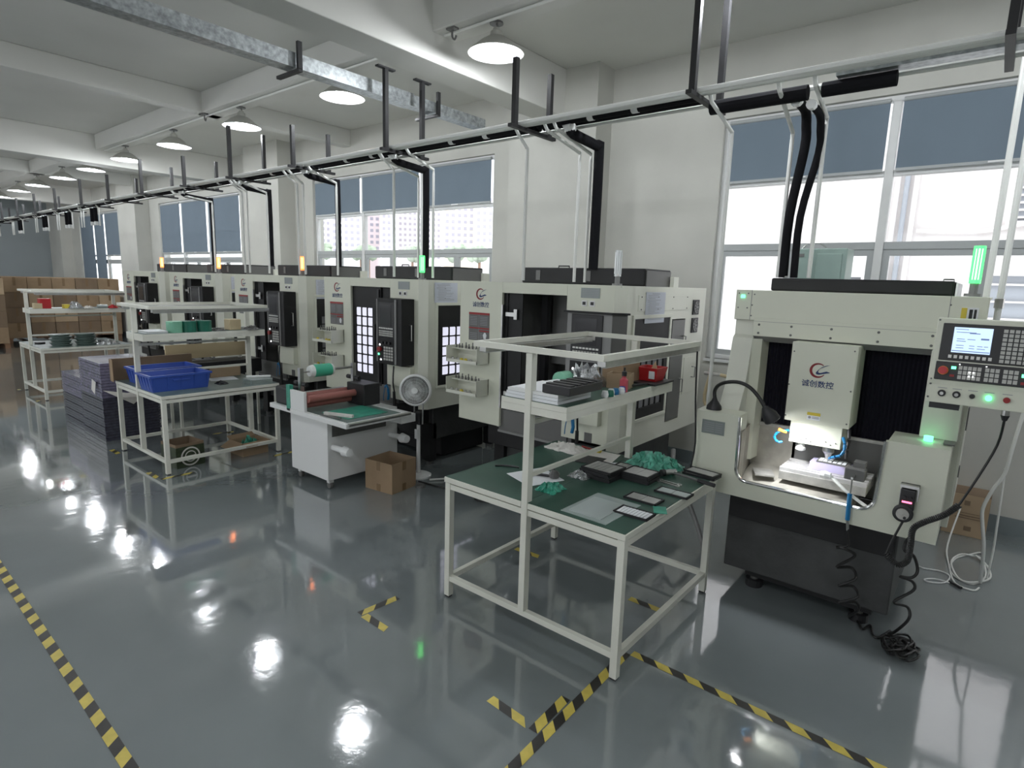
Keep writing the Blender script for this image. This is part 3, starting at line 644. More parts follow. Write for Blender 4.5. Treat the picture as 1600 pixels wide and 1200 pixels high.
        G().box(X(.88), X(.92), Y+.022, Y+.033, 1.2, 1.5).obj('door_pull', 'black', a)
    # control pod
    if pod != 'recess': G().box(X(1.215), X(1.66), Y, Y+.03, 1.14, 1.78).obj('middle_housing_panel', 'cream', t, bev=.003)
    if pod == 'recess':
        yb = Y-.02
        pd = G().box(X(1.24), X(1.66), yb, Y+.02, 1.16, 1.775).obj('control_pod', 'mgrey', t, bev=.004)
        G().prism([(X(1.661), yb), (X(1.745), Y+.065), (X(1.73), Y+.075), (X(1.655), Y+.018)], 'z', 1.16, 1.775).obj('pod_side', 'dgrey', pd)
        G().prism([(X(1.22), Y-.05), (X(1.67), Y-.05), (X(1.77), Y+.06), (X(1.735), Y+.08), (X(1.65), Y+.0), (X(1.22), Y+.0)], 'z', 1.775, 1.79).obj('pod_hood', 'blackm', pd)
        a0, a1 = X(1.29), X(1.58); yf = yb
    else:
        yf = Y-.17
        pd = G().box(X(1.22), X(1.60), yf, Y-.001, 1.12, 1.80).obj('control_pod', 'blackm', t, bev=.006)
        G().box(X(1.205), X(1.22), yf-.005, Y-.02, 1.14, 1.79).obj('pod_trim', 'mgrey', pd)
        handle(pd, (X(1.60), Y-.07, 1.46), .16, 'steel', (1, 0, 0)); a0, a1 = X(1.235), X(1.50)
        G().box(X(1.502), X(1.525), yf-.012, yf, 1.13, 1.79).obj('pod_edge', 'mgrey', pd)
    w = a1-a0
    sc = G().box(a0, a1, yf-.012, yf, 1.40, 1.765).obj('display_unit', 'black', pd, bev=.004)
    G().box(a0+.04, a1-.05, yf-.014, yf-.012, 1.52, 1.735).obj('display', 'screeno', sc)
    keys(a0+.02, a1-.02, 1.485, 1.505, 8, 1, yf-.012).obj('soft_keys', 'keyw', sc, kind='stuff')
    keys(a0+.02, a1-.02, 1.41, 1.475, 9, 3, yf-.012).obj('key_block', 'key', sc, kind='stuff')
    op = G().box(a0, a1, yf-.01, yf, 1.14, 1.385).obj('operator_panel', 'blackm', pd)
    for q in range(3): G().cyl((a0+w*(.3+.22*q), yf-.01, 1.345), (a0+w*(.3+.22*q), yf-.03, 1.345), .016, n=12).obj('selector_knob', 'black', op)
    G().cyl((a0+w*.16, yf-.01, 1.275), (a0+w*.16, yf-.02, 1.275), .022, n=14).cyl((a0+w*.16, yf-.02, 1.275), (a0+w*.16, yf-.04, 1.275), .026, n=14).obj('emergency_stop', 'redd', op)
    keys(a0+w*.34, a1-.02, 1.16, 1.31, 4, 5, yf-.01).obj('key_block', 'key', op, kind='stuff')
    G().cyl((a0+w*.12, yf-.01, 1.32), (a0+w*.12, yf-.014, 1.32), .009, n=8).obj('indicator', 'ledw', op); G().cyl((a0+w*.18, yf-.01, 1.165), (a0+w*.18, yf-.014, 1.165), .009, n=8).obj('indicator', 'ledw', op)
    if sig == 'green': G().cyl((a0+w*.05, yf-.01, 1.22), (a0+w*.05, yf-.014, 1.22), .012, n=10).obj('indicator', 'ledg', op)
    # shelf housing below pod, cable, pendant
    G().box(X(1.23), X(1.6), Y-.06, Y, .88, 1.10).obj('pendant_shelf', 'cream', t, bev=.004)
    G().box(X(1.45), X(1.52), Y-.005, Y+.002, .72, .80).obj('socket', 'dgrey', t)
    G().tube([(X(1.50), Y-.19, 1.12), (X(1.50), Y-.2, .95), (X(1.49), Y-.17, .8), (X(1.48), Y-.16, .55), (X(1.47), Y-.1, .42)], .008, n=8, smooth=3).obj('cable', 'hose', t)
    G().cyl((X(1.49), Y-.18, .85), (X(1.48), Y-.16, .55), .014, .02, n=10).obj('cable_grip', 'hose', t)
    # roof box
    tb = G().box(X(.38), X(1.67), Y+.45, Y+.95, 2.0, 2.145).obj('roof_box', 'blackm', t, bev=.012)
    G().box(X(1.672), X(1.68), Y+.47, Y+.93, 2.0, 2.13).obj('roof_box_end', 'dgrey', tb)
    G().tube([(X(.7), Y+.6, 2.145), (X(.7), Y+.6, 2.165), (X(.82), Y+.6, 2.165), (X(.82), Y+.6, 2.145)], .006, n=6).obj('lifting_eye', 'blackm', tb)
    for u in (.55, 1.1): G().box(X(u), X(u+.05), Y+.445, Y+.45, 2.03, 2.12).obj('box_seam', 'dgrey', tb)
    G().box(X(1.69), X(1.725), Y+.9, Y+1.0, 2.0, 2.09).obj('junction_box', 'cream2', t)
    signal(t, X(1.625), Y+.08, 2.0, sig, .27 if sig == 'off' else .24)
    return t
m2 = mill(-3.95, 'cream enclosed milling machine with open dark door and unlit clear signal lamp', 'off', True, 'recess')
m3 = mill(-6.2, 'cream enclosed milling machine with closed black lattice doors and green signal lamp', 'green', False)
m4 = mill(-8.42, 'cream enclosed milling machine under the nearest orange signal lamp', 'orange', True)
m5 = dup(m4, (-2.25, 0, 0), 'cream enclosed milling machine under the middle one of three orange signal lamps')
m6 = dup(m4, (-4.35, 0, 0), 'cream enclosed milling machine under the farthest orange signal lamp')
# taped forms on the machine sides
def form(x, y0, y1, z0, z1, label, m='paperb'):
    t = thing('paper_form', (x, (y0+y1)/2, z0), label, 'paper', 'printed forms on the machine sides')
    G().box(x+.005, x+.007, y0, y1, z0, z1).obj('sheet', m, t)
    g = G(); h = z1-z0; w = y1-y0; random.seed(3)
    for k in range(16):
        z = z1-h*(.1+.052*k); a = y0+w*(.08+.1*random.random()); g.box(x+.007, x+.0076, a, a+w*(.3+.45*random.random()), z-.002, z+.001)
    g.box(x+.007, x+.0076, y0+w*.3, y1-w*.3, z1-h*.06, z1-h*.045); g.obj('print_lines', 'inkg', t)
form(-2.22, 4.42, 4.78, 1.70, 1.955, 'printed form taped beside the fans of the open-door milling machine')
form(-4.47, 4.20, 4.53, 1.77, 1.975, 'wide printed form taped above the lit side window, next to the company emblem')
form(-6.69, 4.25, 4.45, 1.72, 1.96, 'printed form taped on the machine side left of the smaller emblem')
form(-8.94, 4.25, 4.45, 1.72, 1.96, 'printed form on the side of the machine under the middle orange lamp')
form(-11.04, 4.3, 4.5, 1.72, 1.96, 'printed form on the side of the machine under the farthest orange lamp')
# tool trays hung on the machine fronts
def tray(X0, z0, label, where):
    Y = 4.05; x0, x1 = X0-.01, X0+.38; y0 = Y-.17
    t = thing('tool_tray', ((x0+x1)/2, Y-.08, z0), label, 'tray', 'cream tool trays on the machine fronts')
    G().box(x0, x1, y0, Y-.002, z0, z0+.008).box(x0, x0+.006, y0, Y-.002, z0+.008, z0+.15).box(x1-.006, x1, y0, Y-.002, z0+.008, z0+.15).box(x0, x1, Y-.01, Y-.002, z0+.008, z0+.15).obj('bin', 'cream2', t)
    G().box(x0, x1, y0, y0+.006, z0+.008, z0+.03).box(x0+.006, x1-.006, y0+.07, Y-.01, z0+.12, z0+.128).obj('front_lip', 'cream2', t)
    random.seed(int(-X0*100)+int(z0*100))
    for k in range(8):
        x = x0+.03+k*.043+random.uniform(-.006, .006); h = random.uniform(.03, .06)
        tag(G().lathe([(.001, 0), (.009, 0), (.011, h*.4), (.006, h*.5), (.005, h), (.001, h)], (x, Y-.07, z0+.128), n=8).obj('cutter', 'dgrey'), 'small steel cutter standing in the rim of the %s' % where, 'cutter', 'cutters in the %s' % where)
    for k in range(5):
        x = x0+.04+k*.055; c = random.choice(['yellow', 'key', 'yellow', 'steel'])
        o = G().lathe([(.001, 0), (.018, .002), (.02, .012), (.012, .03), (.001, .034)], (x+random.uniform(-.01, .01), y0+.05, z0+.008), n=8).obj('tool_piece', c)
        tag(o, 'small loose part lying in the %s' % where, 'part', 'loose parts in the %s' % where)
tray(-3.95, 1.25, 'upper cream tool tray on the front of the open-door milling machine', 'upper tray of the open-door machine')
tray(-3.95, .955, 'lower cream tool tray on the front of the open-door milling machine', 'lower tray of the open-door machine')
tray(-6.2, 1.25, 'upper cream tool tray left of the closed lattice doors', 'upper tray of the lattice-door machine')
tray(-6.2, .955, 'lower cream tool tray left of the closed lattice doors', 'lower tray of the lattice-door machine')
def airgun(x, y, z, label, rz=0):
    t = thing('air_blow_gun', (x, y, z), label, 'air gun', 'blue air blow guns')
    G().tube([(x, y, z), (x+.01, y, z+.05), (x, y, z+.12)], .014, n=8).obj('grip', 'bluep', t)
    G().tube([(x, y, z+.12), (x-.03, y, z+.15), (x-.05, y, z+.13)], .012, n=8, smooth=2).obj('head', 'bluep', t)
    G().tube([(x-.05, y, z+.13), (x-.06, y-.01, z+.05), (x-.065, y-.01, z-.02)], .004, n=6, smooth=2).obj('lever', 'bluep', t)
airgun(-2.56, 3.95, .80, 'blue air blow gun hanging below the control of the open-door machine')
airgun(-4.93, 3.97, .72, 'blue air blow gun hanging beside the standing fan')
airgun(-7.13, 3.97, .72, 'blue air blow gun hanging on the machine behind the glass-stacked bench')
# floor cables under the machines
tag(G().tube([(-4.25, 3.8, .012), (-3.9, 3.85, .012), (-3.65, 4.0, .012), (-3.5, 3.85, .012), (-3.35, 3.95, .012), (-3.5, 4.05, .012), (-3.62, 3.95, .02), (-3.45, 3.8, .02), (-3.25, 3.95, .012)], .008, smooth=5).obj('extension_cable', 'hose'), 'black power cord curled on the floor beside the standing fan', 'cord')
t = thing('power_strip', (-3.8, 4.15, 0), 'white power strip lying on the floor under the open-door machine', 'power strip')
G().box(-3.95, -3.65, 4.12, 4.18, 0, .035).obj('body', 'white', t, bev=.006)
G().tube([(-4.2, 3.9, .015), (-4.05, 4.1, .015), (-3.95, 4.15, .015)], .01, smooth=5).obj('cord', 'pvc', t); G().tube([(-3.65, 4.15, .015), (-3.5, 4.0, .015), (-3.3, 4.1, .03), (-3.1, 4.0, .16)], .01, smooth=5).obj('cord', 'pvc', t)
G().box(-3.93, -3.87, 4.125, 4.175, .035, .07).box(-3.8, -3.74, 4.125, 4.175, .035, .075).obj('plug', 'white', t, bev=.004)
# ================================================================= NEAREST MACHINE (open milling machine)
YF = 3.75
t = thing('open_milling_machine', (-.77, 4.4, 0), 'large cream open-fronted milling machine with dark base, nearest to the camera', 'machine')
for x in (-1.05, -.42):
    for y in (4.0, 4.95):
        f = G().cyl((x, y, 0), (x, y, .05), .055, n=14).obj('levelling_foot', 'black', t); G().cyl((x, y, .05), (x, y, .14), .025, n=10).obj('foot_bolt', 'dgrey', f)
b = G().prism([(-1.235, .128), (-.265, .128), (-.265, .68), (-1.235, .68)], 'y', 3.9, 5.15).obj('base', 'basem', t, bev=.008)
G().box(-1.22, -.28, 3.86, 3.9, .50, .68).obj('base_upper_band', 'blackm', b, bev=.004)
G().box(-1.10, -.35, 3.95, 5.1, .08, .13).obj('base_plinth', 'blackm', b)
# apron with U notch
xl, xr, zb, zt = -1.46, -.09, .68, 1.205
ul, ur, ub = -1.165, -.39, .79
g = G()
R = .075; n = 6
pl = [(ul+R-R*math.cos(a), ub+R-R*math.sin(a)) for a in [PI/2*i/n for i in range(n+1)]]
pr_ = [(ur-R+R*math.sin(a), ub+R-R*math.cos(a)) for a in [PI/2*i/n for i in range(n+1)]]
g.prism([(xl, zb), (ul, zb), (ul, ub+R), (ul-.005, zt), (xl+.02, zt)], 'y', YF, YF+.02)
g.prism([(ur, zb), (xr, zb), (xr+.002, zt), (ur+.012, zt), (ur, ub+R)], 'y', YF, YF+.02)
for i in range(n):
    g.prism([(pl[i][0], zb), (pl[i+1][0], zb), pl[i+1], pl[i]], 'y', YF, YF+.02)
    g.prism([(pr_[i][0], zb), (pr_[i+1][0], zb), pr_[i+1], pr_[i]], 'y', YF, YF+.02)
g.box(ul+R, ur-R, YF, YF+.02, zb, ub)
ap = g.obj('front_apron', 'cream', t)
G().tube([(ul-.005, YF-.003, zt-.005)]+[(p[0], YF-.003, p[1]) for p in pl]+[(p[0], YF-.003, p[1]) for p in pr_]+[(ur+.012, YF-.003, zt-.005)], .011, n=8).obj('steel_edge_trim', 'chrome', ap, smooth=True)
# side bodies
sil = [(YF+.02, zb), (YF+.02, zt), (YF+.10, zt+.005), (YF+.20, 1.36), (4.05, 1.68), (4.05, 2.0), (5.2, 2.0), (5.2, zb)]
G().prism([(YF+.02, zb), (YF+.02, zt), (YF+.16, zt+.005), (YF+.16, zb)], 'x', xl, ul-.01).obj('left_shoulder', 'cream', t, bev=.003)
G().prism([(YF+.16, zb), (YF+.16, zt+.005), (YF+.24, 1.36), (4.06, 1.68), (4.092, 1.70), (4.092, 1.979), (5.2, 1.979), (5.2, zb)], 'x', -1.369, -1.235).obj('left_column', 'cream2', t, bev=.003)
G().prism([(-1.235, 4.05), (-1.18, 4.08), (-1.17, 4.25), (-1.235, 4.25)], 'z', .85, 1.68).obj('column_flare', 'cream', t)
G().prism([(YF+.02, zb), (YF+.02, zt), (YF+.28, zt+.005), (YF+.28, zb)], 'x', ur+.02, xr).obj('right_shoulder', 'cream', t, bev=.003)
rc = G().box(-.25, -.075, 3.98, 4.091, 1.21, 1.70).obj('right_column', 'cream2', t, bev=.004)
G().box(-.25, -.06, 4.092, 5.2, .68, 1.979).obj('right_cabinet', 'cream2', t, bev=.003)
G().box(-.062, -.052, 4.1, 4.6, .8, 1.9).obj('side_door', 'cream2', t, bev=.003)
G().box(-.052, -.046, 4.15, 4.2, 1.25, 1.38).box(-.052, -.046, 4.12, 4.17, .98, 1.04).obj('door_latch', 'dgrey', t)
G().box(-.072, -.066, 4.12, 4.18, 1.32, 1.37).obj('latch_block', 'black', t)
G().cyl((-.2, 3.9, 1.21), (-.2, 3.9, 1.235), .022, n=14).obj('start_button', 'ledg', t)
G().box(-.13, -.08, 3.85, 3.95, 1.211, 1.218).obj('rating_sticker', 'dgrey', t)
# top beam
tb = G().box(-1.37, -.035, 4.05, 4.09, 1.80, 1.998).box(-1.37, -.035, 4.09, 5.2, 1.98, 1.998).obj('top_beam', 'cream', t, bev=.004)
G().box(-1.235, -.2, 4.04, 4.06, 1.70, 1.82).obj('beam_lower_panel', 'cream', tb, bev=.002)
G().prism([(4.05, 1.70), (4.12, 1.66), (4.12, 1.70)], 'x', -1.235, -.25).obj('beam_underside', 'mgrey', tb)
screws(tb, [(x, z) for x in (-1.2, -1.0, -.77, -.52, -.26) for z in (1.775, 1.72)], 4.04, .008)
G().box(-1.268, -1.265, 4.0485, 4.05, 1.80, 1.998).box(-.205, -.202, 4.0485, 4.05, 1.82, 1.998).box(-1.23, -.21, 4.0385, 4.04, 1.795, 1.797).obj('panel_seam', 'mgrey', tb)
screws(tb, [(-1.25, 1.97), (-1.26, 1.9), (-1.26, 1.83), (-.2, 1.95), (-1.35, 1.975), (-1.29, 1.975), (-1.35, 1.88), (-1.29, 1.88)], 4.05, .005)
G().box(-1.335, -1.31, 4.044, 4.05, 1.945, 1.965).obj('power_lamp', 'ledg', tb)
w = G().box(-.15, -.075, 4.043, 4.05, 1.86, 1.94).obj('caution_label', 'paper', tb)
G().box(-.15, -.125, 4.041, 4.043, 1.862, 1.938).obj('yellow_band', 'yellow', w)
G().box(-.115, -.1, 4.041, 4.043, 1.87, 1.93).box(-.094, -.083, 4.041, 4.043, 1.875, 1.93).obj('print_lines', 'ink', w)
G().box(-1.24, -.21, 4.35, 4.9, 1.998, 2.085).obj('roof_box', 'blackm', t, bev=.012)
G().box(-.205, -.195, 4.37, 4.88, 1.998, 2.075).obj('roof_box_end', 'steel', t)
for p, q in (((-1.2, 4.4), (-1.15, 4.4)), ((-.27, 4.4), (-.22, 4.4))): G().tube([(p[0], p[1], 2.08), (p[0], p[1], 2.095), (q[0], q[1], 2.095), (q[0], q[1], 2.08)], .005, n=6).obj('lifting_eye', 'steel', t)
signal(t, -.115, 4.13, 2.0, 'green', .27)
# interior
bw = G()
n = 26
for (xa, xb_) in ((-1.21, -.90), (-.66, -.26)):
    k = int((xb_-xa)/.022)
    for i in range(k):
        x = xa+(xb_-xa)*i/k; d = (xb_-xa)/k; bw.prism([(x, 4.22), (x+d/2, 4.205), (x+d, 4.22), (x+d, 4.24), (x, 4.24)], 'z', 1.10, 1.70)
bw.obj('bellows', 'bellow', t, kind='stuff')
G().box(-1.235, -.25, 4.24, 4.26, .70, 1.75).obj('inner_back_wall', 'bellow', t)
G().box(-1.22, -.93, 4.2, 4.235, .72, 1.10).obj('chip_guard', 'chips', t, bev=.003)
G().box(-.95, -.25, 4.2, 4.235, .72, 1.08).obj('lower_guard', 'dgrey', t)
G().box(-1.22, -.25, 4.18, 4.2, 1.08, 1.10).obj('guard_rail', 'steeld', t)
G().prism([(-1.17, 3.77), (-1.235, 4.2), (-1.22, 4.2), (-1.155, 3.77)], 'z', .70, 1.10).obj('inner_left_wall', 'chips', t)
G().box(-1.2, -.27, 3.77, 4.2, .69, .71).obj('chip_pan', 'dgrey', t)
G().prism([(3.77, .71), (4.2, .80), (4.2, .71)], 'x', -1.2, -.97).obj('chip_chute', 'chips', t)
G().box(-1.12, -1.0, 3.95, 4.1, .79, .80).rot((-1.06, 4.0, .8), .4).obj('sheet_scrap', 'steeld', t)
G().box(-.965, -.52, 3.79, 4.15, .71, .79).obj('saddle', 'chips', t, bev=.004)
wt = G().box(-.94, -.455, 3.88, 4.17, .82, .875).obj('work_table', 'steeld', t, bev=.002)
g = G()
for q in range(6): y = 3.885+q*.047; g.box(-.94, -.455, y, y+.032, .875, .897)
g.obj('t_slot_ribs', 'tslot', wt)
sp = G().box(-.96, -.595, 3.95, 4.2, 1.19, 1.69).obj('spindle_cover', 'cream', t, bev=.004)
screws(sp, [(-.945, 1.63), (-.955, 1.42), (-.955, 1.22), (-.615, 1.66), (-.61, 1.42), (-.61, 1.22)], 3.95, .005)
lo = G().box(-.925, -.63, 3.975, 4.18, 1.05, 1.19).obj('spindle_housing', 'cream', sp, bev=.003)
screws(lo, [(-.91+.028*i, 1.085 if i % 2 else 1.07) for i in (0, 2, 3, 4, 7, 8, 9)], 3.975, .004)
logo(sp, -.80, 3.95, 1.525, .046)
w = G().box(-.83, -.755, 3.947, 3.95, 1.215, 1.262).obj('warning_label', 'paper', sp); G().box(-.83, -.755, 3.9455, 3.947, 1.243, 1.262).obj('yellow_band', 'yellow', w)
G().box(-.80, -.762, 3.9455, 3.947, 1.225, 1.229).box(-.80, -.762, 3.9455, 3.947, 1.233, 1.236).cyl((-.815, 3.947, 1.23), (-.815, 3.9455, 1.23), .008, n=10).obj('print_lines', 'inkg', w)
G().lathe([(.001, 0), (.02, 0), (.022, -.03), (.03, -.035), (.03, -.05), (.012, -.06), (.001, -.06)], (-.86, 4.02, 1.05), n=14).obj('probe_nose', 'white', sp)
G().lathe([(.001, 0), (.035, 0), (.035, -.03), (.02, -.05), (.012, -.08), (.004, -.085), (.004, -.11), (.001, -.11)], (-.70, 4.02, 1.05), n=16).obj('spindle_nose', 'steel', sp)
def seghose(pts, r, m, name, par):
    g = G(); c = [Vector(p) for p in pts]
    for a, b in zip(c[:-1], c[1:]): g.cyl(a, b+(a-b)*.1, r, r*.75, n=8)
    return g.obj(name, m, par)
h = seghose([(-.93, 3.97, 1.12), (-.965, 3.95, 1.115), (-.99, 3.945, 1.10), (-1.005, 3.94, 1.075), (-.995, 3.94, 1.05), (-.975, 3.94, 1.04), (-.95, 3.945, 1.045)], .009, 'bluep', 'coolant_hose', sp)
G().cyl((-.985, 3.935, 1.125), (-.935, 3.945, 1.11), .012, .008, n=8).obj('coolant_nozzle', 'orange', sp)
seghose([(-.62, 3.97, 1.13), (-.60, 3.93, 1.10), (-.60, 3.92, 1.06), (-.615, 3.91, 1.03), (-.64, 3.91, 1.02), (-.665, 3.93, 1.005), (-.68, 3.95, .99)], .01, 'bluep', 'coolant_hose', sp)
seghose([(-.60, 4.0, 1.18), (-.59, 3.98, 1.12), (-.595, 3.97, 1.06), (-.59, 3.96, 1.0)], .012, 'black', 'coolant_hose', sp)
pz = G().box(-.79, -.56, 3.98, 4.10, .897, .945).obj('workpiece', 'purp')
tag(pz, 'glowing violet-white block clamped on the machine table', 'workpiece')
t2 = thing('part_tray', (-.65, 4.04, .945), 'small dark fixture tray with pale strips lying on the violet block', 'tray')
G().box(-.755, -.575, 3.99, 4.09, .945, .955).obj('frame', 'dgrey', t2)
for k in range(6): G().box(-.745+k*.026, -.724+k*.026, 4.0, 4.08, .955, .958).obj('strip', 'paper', t2)
t2 = thing('hand_tool', (-.7, 3.87, .9), 'white-handled tool with pale tube lying across the machine table', 'tool')
G().lathe([(.001, 0), (.02, .005), (.024, .03), (.018, .06), (.001, .065)], (-.70, 3.85, .915), (1, -.1, 0), n=10).obj('handle', 'white', t2)
G().tube([(-.64, 3.845, .912), (-.55, 3.80, .86), (-.47, 3.79, .815), (-.41, 3.78, .785)], .010, smooth=4).obj('tube', 'pvc', t2)
t2 = thing('mounting_bracket', (-.50, 3.80, .93), 'dark square bracket with a steel rod hanging over the apron edge', 'bracket')
G().box(-.565, -.46, 3.79, 3.86, .93, 1.0).obj('block', 'dgrey', t2, bev=.006)
G().box(-.53, -.47, 3.83, 3.9, 1.0, 1.03).obj('clamp', 'dgrey', t2)
G().tube([(-.512, 3.725, .965), (-.512, 3.725, .86)], .005, n=8).box(-.518, -.506, 3.72, 3.8, .955, .967).obj('rod', 'steel', t2)
# plate, gooseneck, pendant holder
p = G().box(-1.41, -1.262, YF-.004, YF, 1.06, 1.15).obj('rating_plate', 'plate', t)
g = G()
for q in range(5): g.box(-1.395, -1.33, YF-.005, YF-.004, 1.075+q*.014, 1.079+q*.014).box(-1.32, -1.275, YF-.005, YF-.004, 1.075+q*.014, 1.079+q*.014)
g.obj('plate_lines', 'inkg', p)
gl = thing('gooseneck_lamp', (-1.375, 3.84, 1.205), 'black gooseneck work lamp arching over the open machine', 'lamp')
G().lathe([(.001, 0), (.05, 0), (.046, .025), (.02, .06), (.012, .08), (.001, .08)], (-1.375, 3.84, 1.207), n=16).obj('base', 'black', gl, smooth=True)
G().tube([(-1.375, 3.84, 1.28), (-1.38, 3.84, 1.33), (-1.35, 3.82, 1.375), (-1.29, 3.8, 1.405), (-1.21, 3.79, 1.415), (-1.14, 3.79, 1.39), (-1.08, 3.79, 1.335), (-1.04, 3.79, 1.28)], .012, n=10, smooth=5).obj('flexible_arm', 'hose', gl, smooth=True)
hd = Vector((-1.03, 3.79, 1.265)); ax = Vector((.50, .22, -.80)).normalized()
G().lathe([(.001, -.03), (.018, -.02), (.03, .0), (.045, .03), (.05, .075), (.046, .08), (.04, .072)], hd, ax, n=18).obj('head', 'black', gl, smooth=True)
G().lathe([(.001, .071), (.041, .07)], hd, ax, n=18).obj('lens', 'lens', gl)
l = bpy.data.lights.new('work_light', 'SPOT'); l.energy = 6.5; l.color = (.95, .97, 1); l.spot_size = math.radians(120); l.spot_blend = .6; l.shadow_soft_size = .03
lo_ = bpy.data.objects.new('work_light', l); C.objects.link(lo_); lo_.parent = gl; lo_.location = hd+ax*.085-root_loc(gl); lo_.rotation_euler = ax.to_track_quat('-Z', 'Y').to_euler()
# control panel on its arm
cp = thing('control_panel', (.1, 3.5, 1.48), 'cream operator control panel with lit blue screen at the right edge', 'control panel')
y = 3.5
G().box(.0, .12, 3.62, 4.3, 1.5, 1.62).obj('swing_arm', 'cream2', cp, bev=.006)
cs = G().prism([(y, 1.485), (y, 1.575), (y-.005, 1.60), (y+.03, 1.893), (y+.13, 1.893), (y+.13, 1.50)], 'x', -.215, .42).obj('casing', 'cream', cp, bev=.003)
tl = math.atan2(.035, .293)
def face(g): return g.rot((0, y-.005, 1.60), -tl, 'X')
def fobj(g, name, m, par, **k): return face(g).obj(name, m, par, **k)
yf = y-.005
bez = fobj(G().box(-.19, .41, yf-.008, yf+.004, 1.695, 1.872), 'display_unit', 'black', cp, bev=.003)
fobj(G().box(-.145, .0, yf-.011, yf-.008, 1.735, 1.855), 'display', 'screen', bez)
g = G()
for a, b_, c_ in ((-.14, -.09, 1.846), (-.135, -.06, 1.832), (-.13, -.1, 1.80), (-.09, -.06, 1.80), (-.13, -.095, 1.79), (-.13, -.1, 1.77), (-.08, -.06, 1.77), (-.05, -.03, 1.77), (-.025, -.01, 1.77), (-.13, -.1, 1.758), (-.08, -.06, 1.758), (-.05, -.02, 1.758)): g.box(a, b_, yf-.0118, yf-.011, c_-.002, c_+.001)
g.box(-.085, -.045, yf-.0118, yf-.011, 1.826, 1.830).box(-.04, -.01, yf-.0118, yf-.011, 1.80, 1.808)
g.box(-.143, -.002, yf-.0118, yf-.011, 1.741, 1.745)
fobj(g, 'display_text', 'scrink', bez)
for q in range(8): fobj(G().box(-.153+q*.0215, -.140+q*.0215, yf-.013, yf-.008, 1.707, 1.722), 'soft_key', 'keyw', bez)
fobj(keys(.035, .20, 1.70, 1.858, 8, 8, yf-.008, .76), 'key_block', 'key', bez, kind='stuff')
op = fobj(G().box(-.195, .41, yf-.008, yf+.004, 1.60, 1.688), 'operator_panel', 'black', cp, bev=.003)
e = fobj(G().cyl((-.163, yf-.008, 1.645), (-.163, yf-.014, 1.645), .021, n=18), 'stop_ring', 'orange', op); fobj(G().cyl((-.163, yf-.014, 1.645), (-.163, yf-.04, 1.645), .016, .018, n=18), 'emergency_stop', 'red', e)
fobj(G().box(-.133, -.115, yf-.013, yf-.008, 1.655, 1.668), 'green_key', 'ledg', op)
fobj(G().box(-.136, -.118, yf-.013, yf-.008, 1.618, 1.629), 'red_key', 'redd', op)
fobj(keys(-.107, -.018, 1.608, 1.675, 5, 3, yf-.008, .8), 'key_block', 'key', op, kind='stuff')
fobj(keys(-.008, .048, 1.608, 1.675, 3, 3, yf-.008, .8), 'key_block', 'key', op, kind='stuff')
fobj(keys(.058, .115, 1.608, 1.675, 3, 3, yf-.008, .8), 'key_block', 'key', op, kind='stuff')
fobj(keys(-.07, -.04, 1.618, 1.655, 2, 2, yf-.0125, .25).box(-.105, -.101, yf-.0135, yf-.008, 1.678, 1.681).box(-.006, -.001, yf-.0135, yf-.008, 1.678, 1.681), 'indicator', 'ledw', op)
fobj(G().box(.125, .145, yf-.013, yf-.008, 1.645, 1.66), 'green_key', 'ledg', op); fobj(G().box(.125, .145, yf-.013, yf-.008, 1.612, 1.624), 'red_key', 'redd', op)
for q, x in enumerate((-.155, -.098)):
    k_ = G().cyl((x, y, 1.535), (x, y-.008, 1.535), .016, n=16).obj('selector_ring', 'black', cp); G().cyl((x, y-.008, 1.535), (x, y-.02, 1.535), .008, n=12).obj('selector_knob', 'steel', k_)
G().cyl((-.038, y, 1.535), (-.038, y-.008, 1.535), .011, n=14).obj('key_hole', 'black', cp)
G().cyl((.023, y, 1.535), (.023, y-.012, 1.535), .013, n=14).obj('run_button', 'ledg', cp)
G().cyl((.088, y, 1.535), (.088, y-.012, 1.535), .013, n=14).obj('stop_button', 'redd', cp)
g = G()
for x in (-.155, -.098, -.038, .023, .088): g.box(x-.018, x+.018, y-.0008, y, 1.559, 1.562)
g.obj('print_lines', 'inkg', cp)
screws(cp, [(-.205, 1.885), (-.205, 1.60), (-.205, 1.575), (-.208, 1.51)], y-.003, .005)
G().cyl((.094, 3.56, 1.485), (.094, 3.56, 1.455), .016, n=10).obj('cable_gland', 'steel', cp); G().cyl((.094, 3.56, 1.455), (.094, 3.56, 1.43), .018, .01, n=10).obj('gland_nut', 'black', cp)
G().box(-.2, -.08, 3.52, 3.62, 1.455, 1.483).obj('under_bracket', 'black', cp)
# hand pendant and its coiled cable
hp = thing('hand_pendant', (-.24, 3.7, .80), 'black hand pendant with red display and jog wheel hooked on the apron', 'pendant')
G().box(-.28, -.195, 3.70, YF-.001, .975, .99).box(-.28, -.195, 3.735, YF-.001, .9, .99).obj('hook_plate', 'steel', hp)
G().box(-.275, -.205, 3.69, 3.733, .855, .97).obj('body', 'black', hp, bev=.006)
G().lathe([(.001, 0), (.048, 0), (.048, .018), (.04, .022), (.001, .022)], (-.25, 3.70, .835), (0, -1, 0), n=24).obj('wheel_housing', 'black', hp)
G().lathe([(.001, .022), (.03, .022), (.03, .032), (.001, .034)], (-.25, 3.70, .835), (0, -1, 0), n=20).obj('jog_wheel', 'steeld', hp)
G().cyl((-.238, 3.665, .82), (-.238, 3.655, .82), .007, n=8).obj('wheel_pin', 'black', hp)
G().box(-.262, -.217, 3.686, 3.69, .896, .905).obj('red_display', 'ledr', hp)
G().cyl((-.255, 3.69, .925), (-.255, 3.675, .925), .009, n=10).obj('knob', 'black', hp); G().cyl((-.225, 3.69, .925), (-.225, 3.675, .925), .009, n=10).obj('knob', 'black', hp)
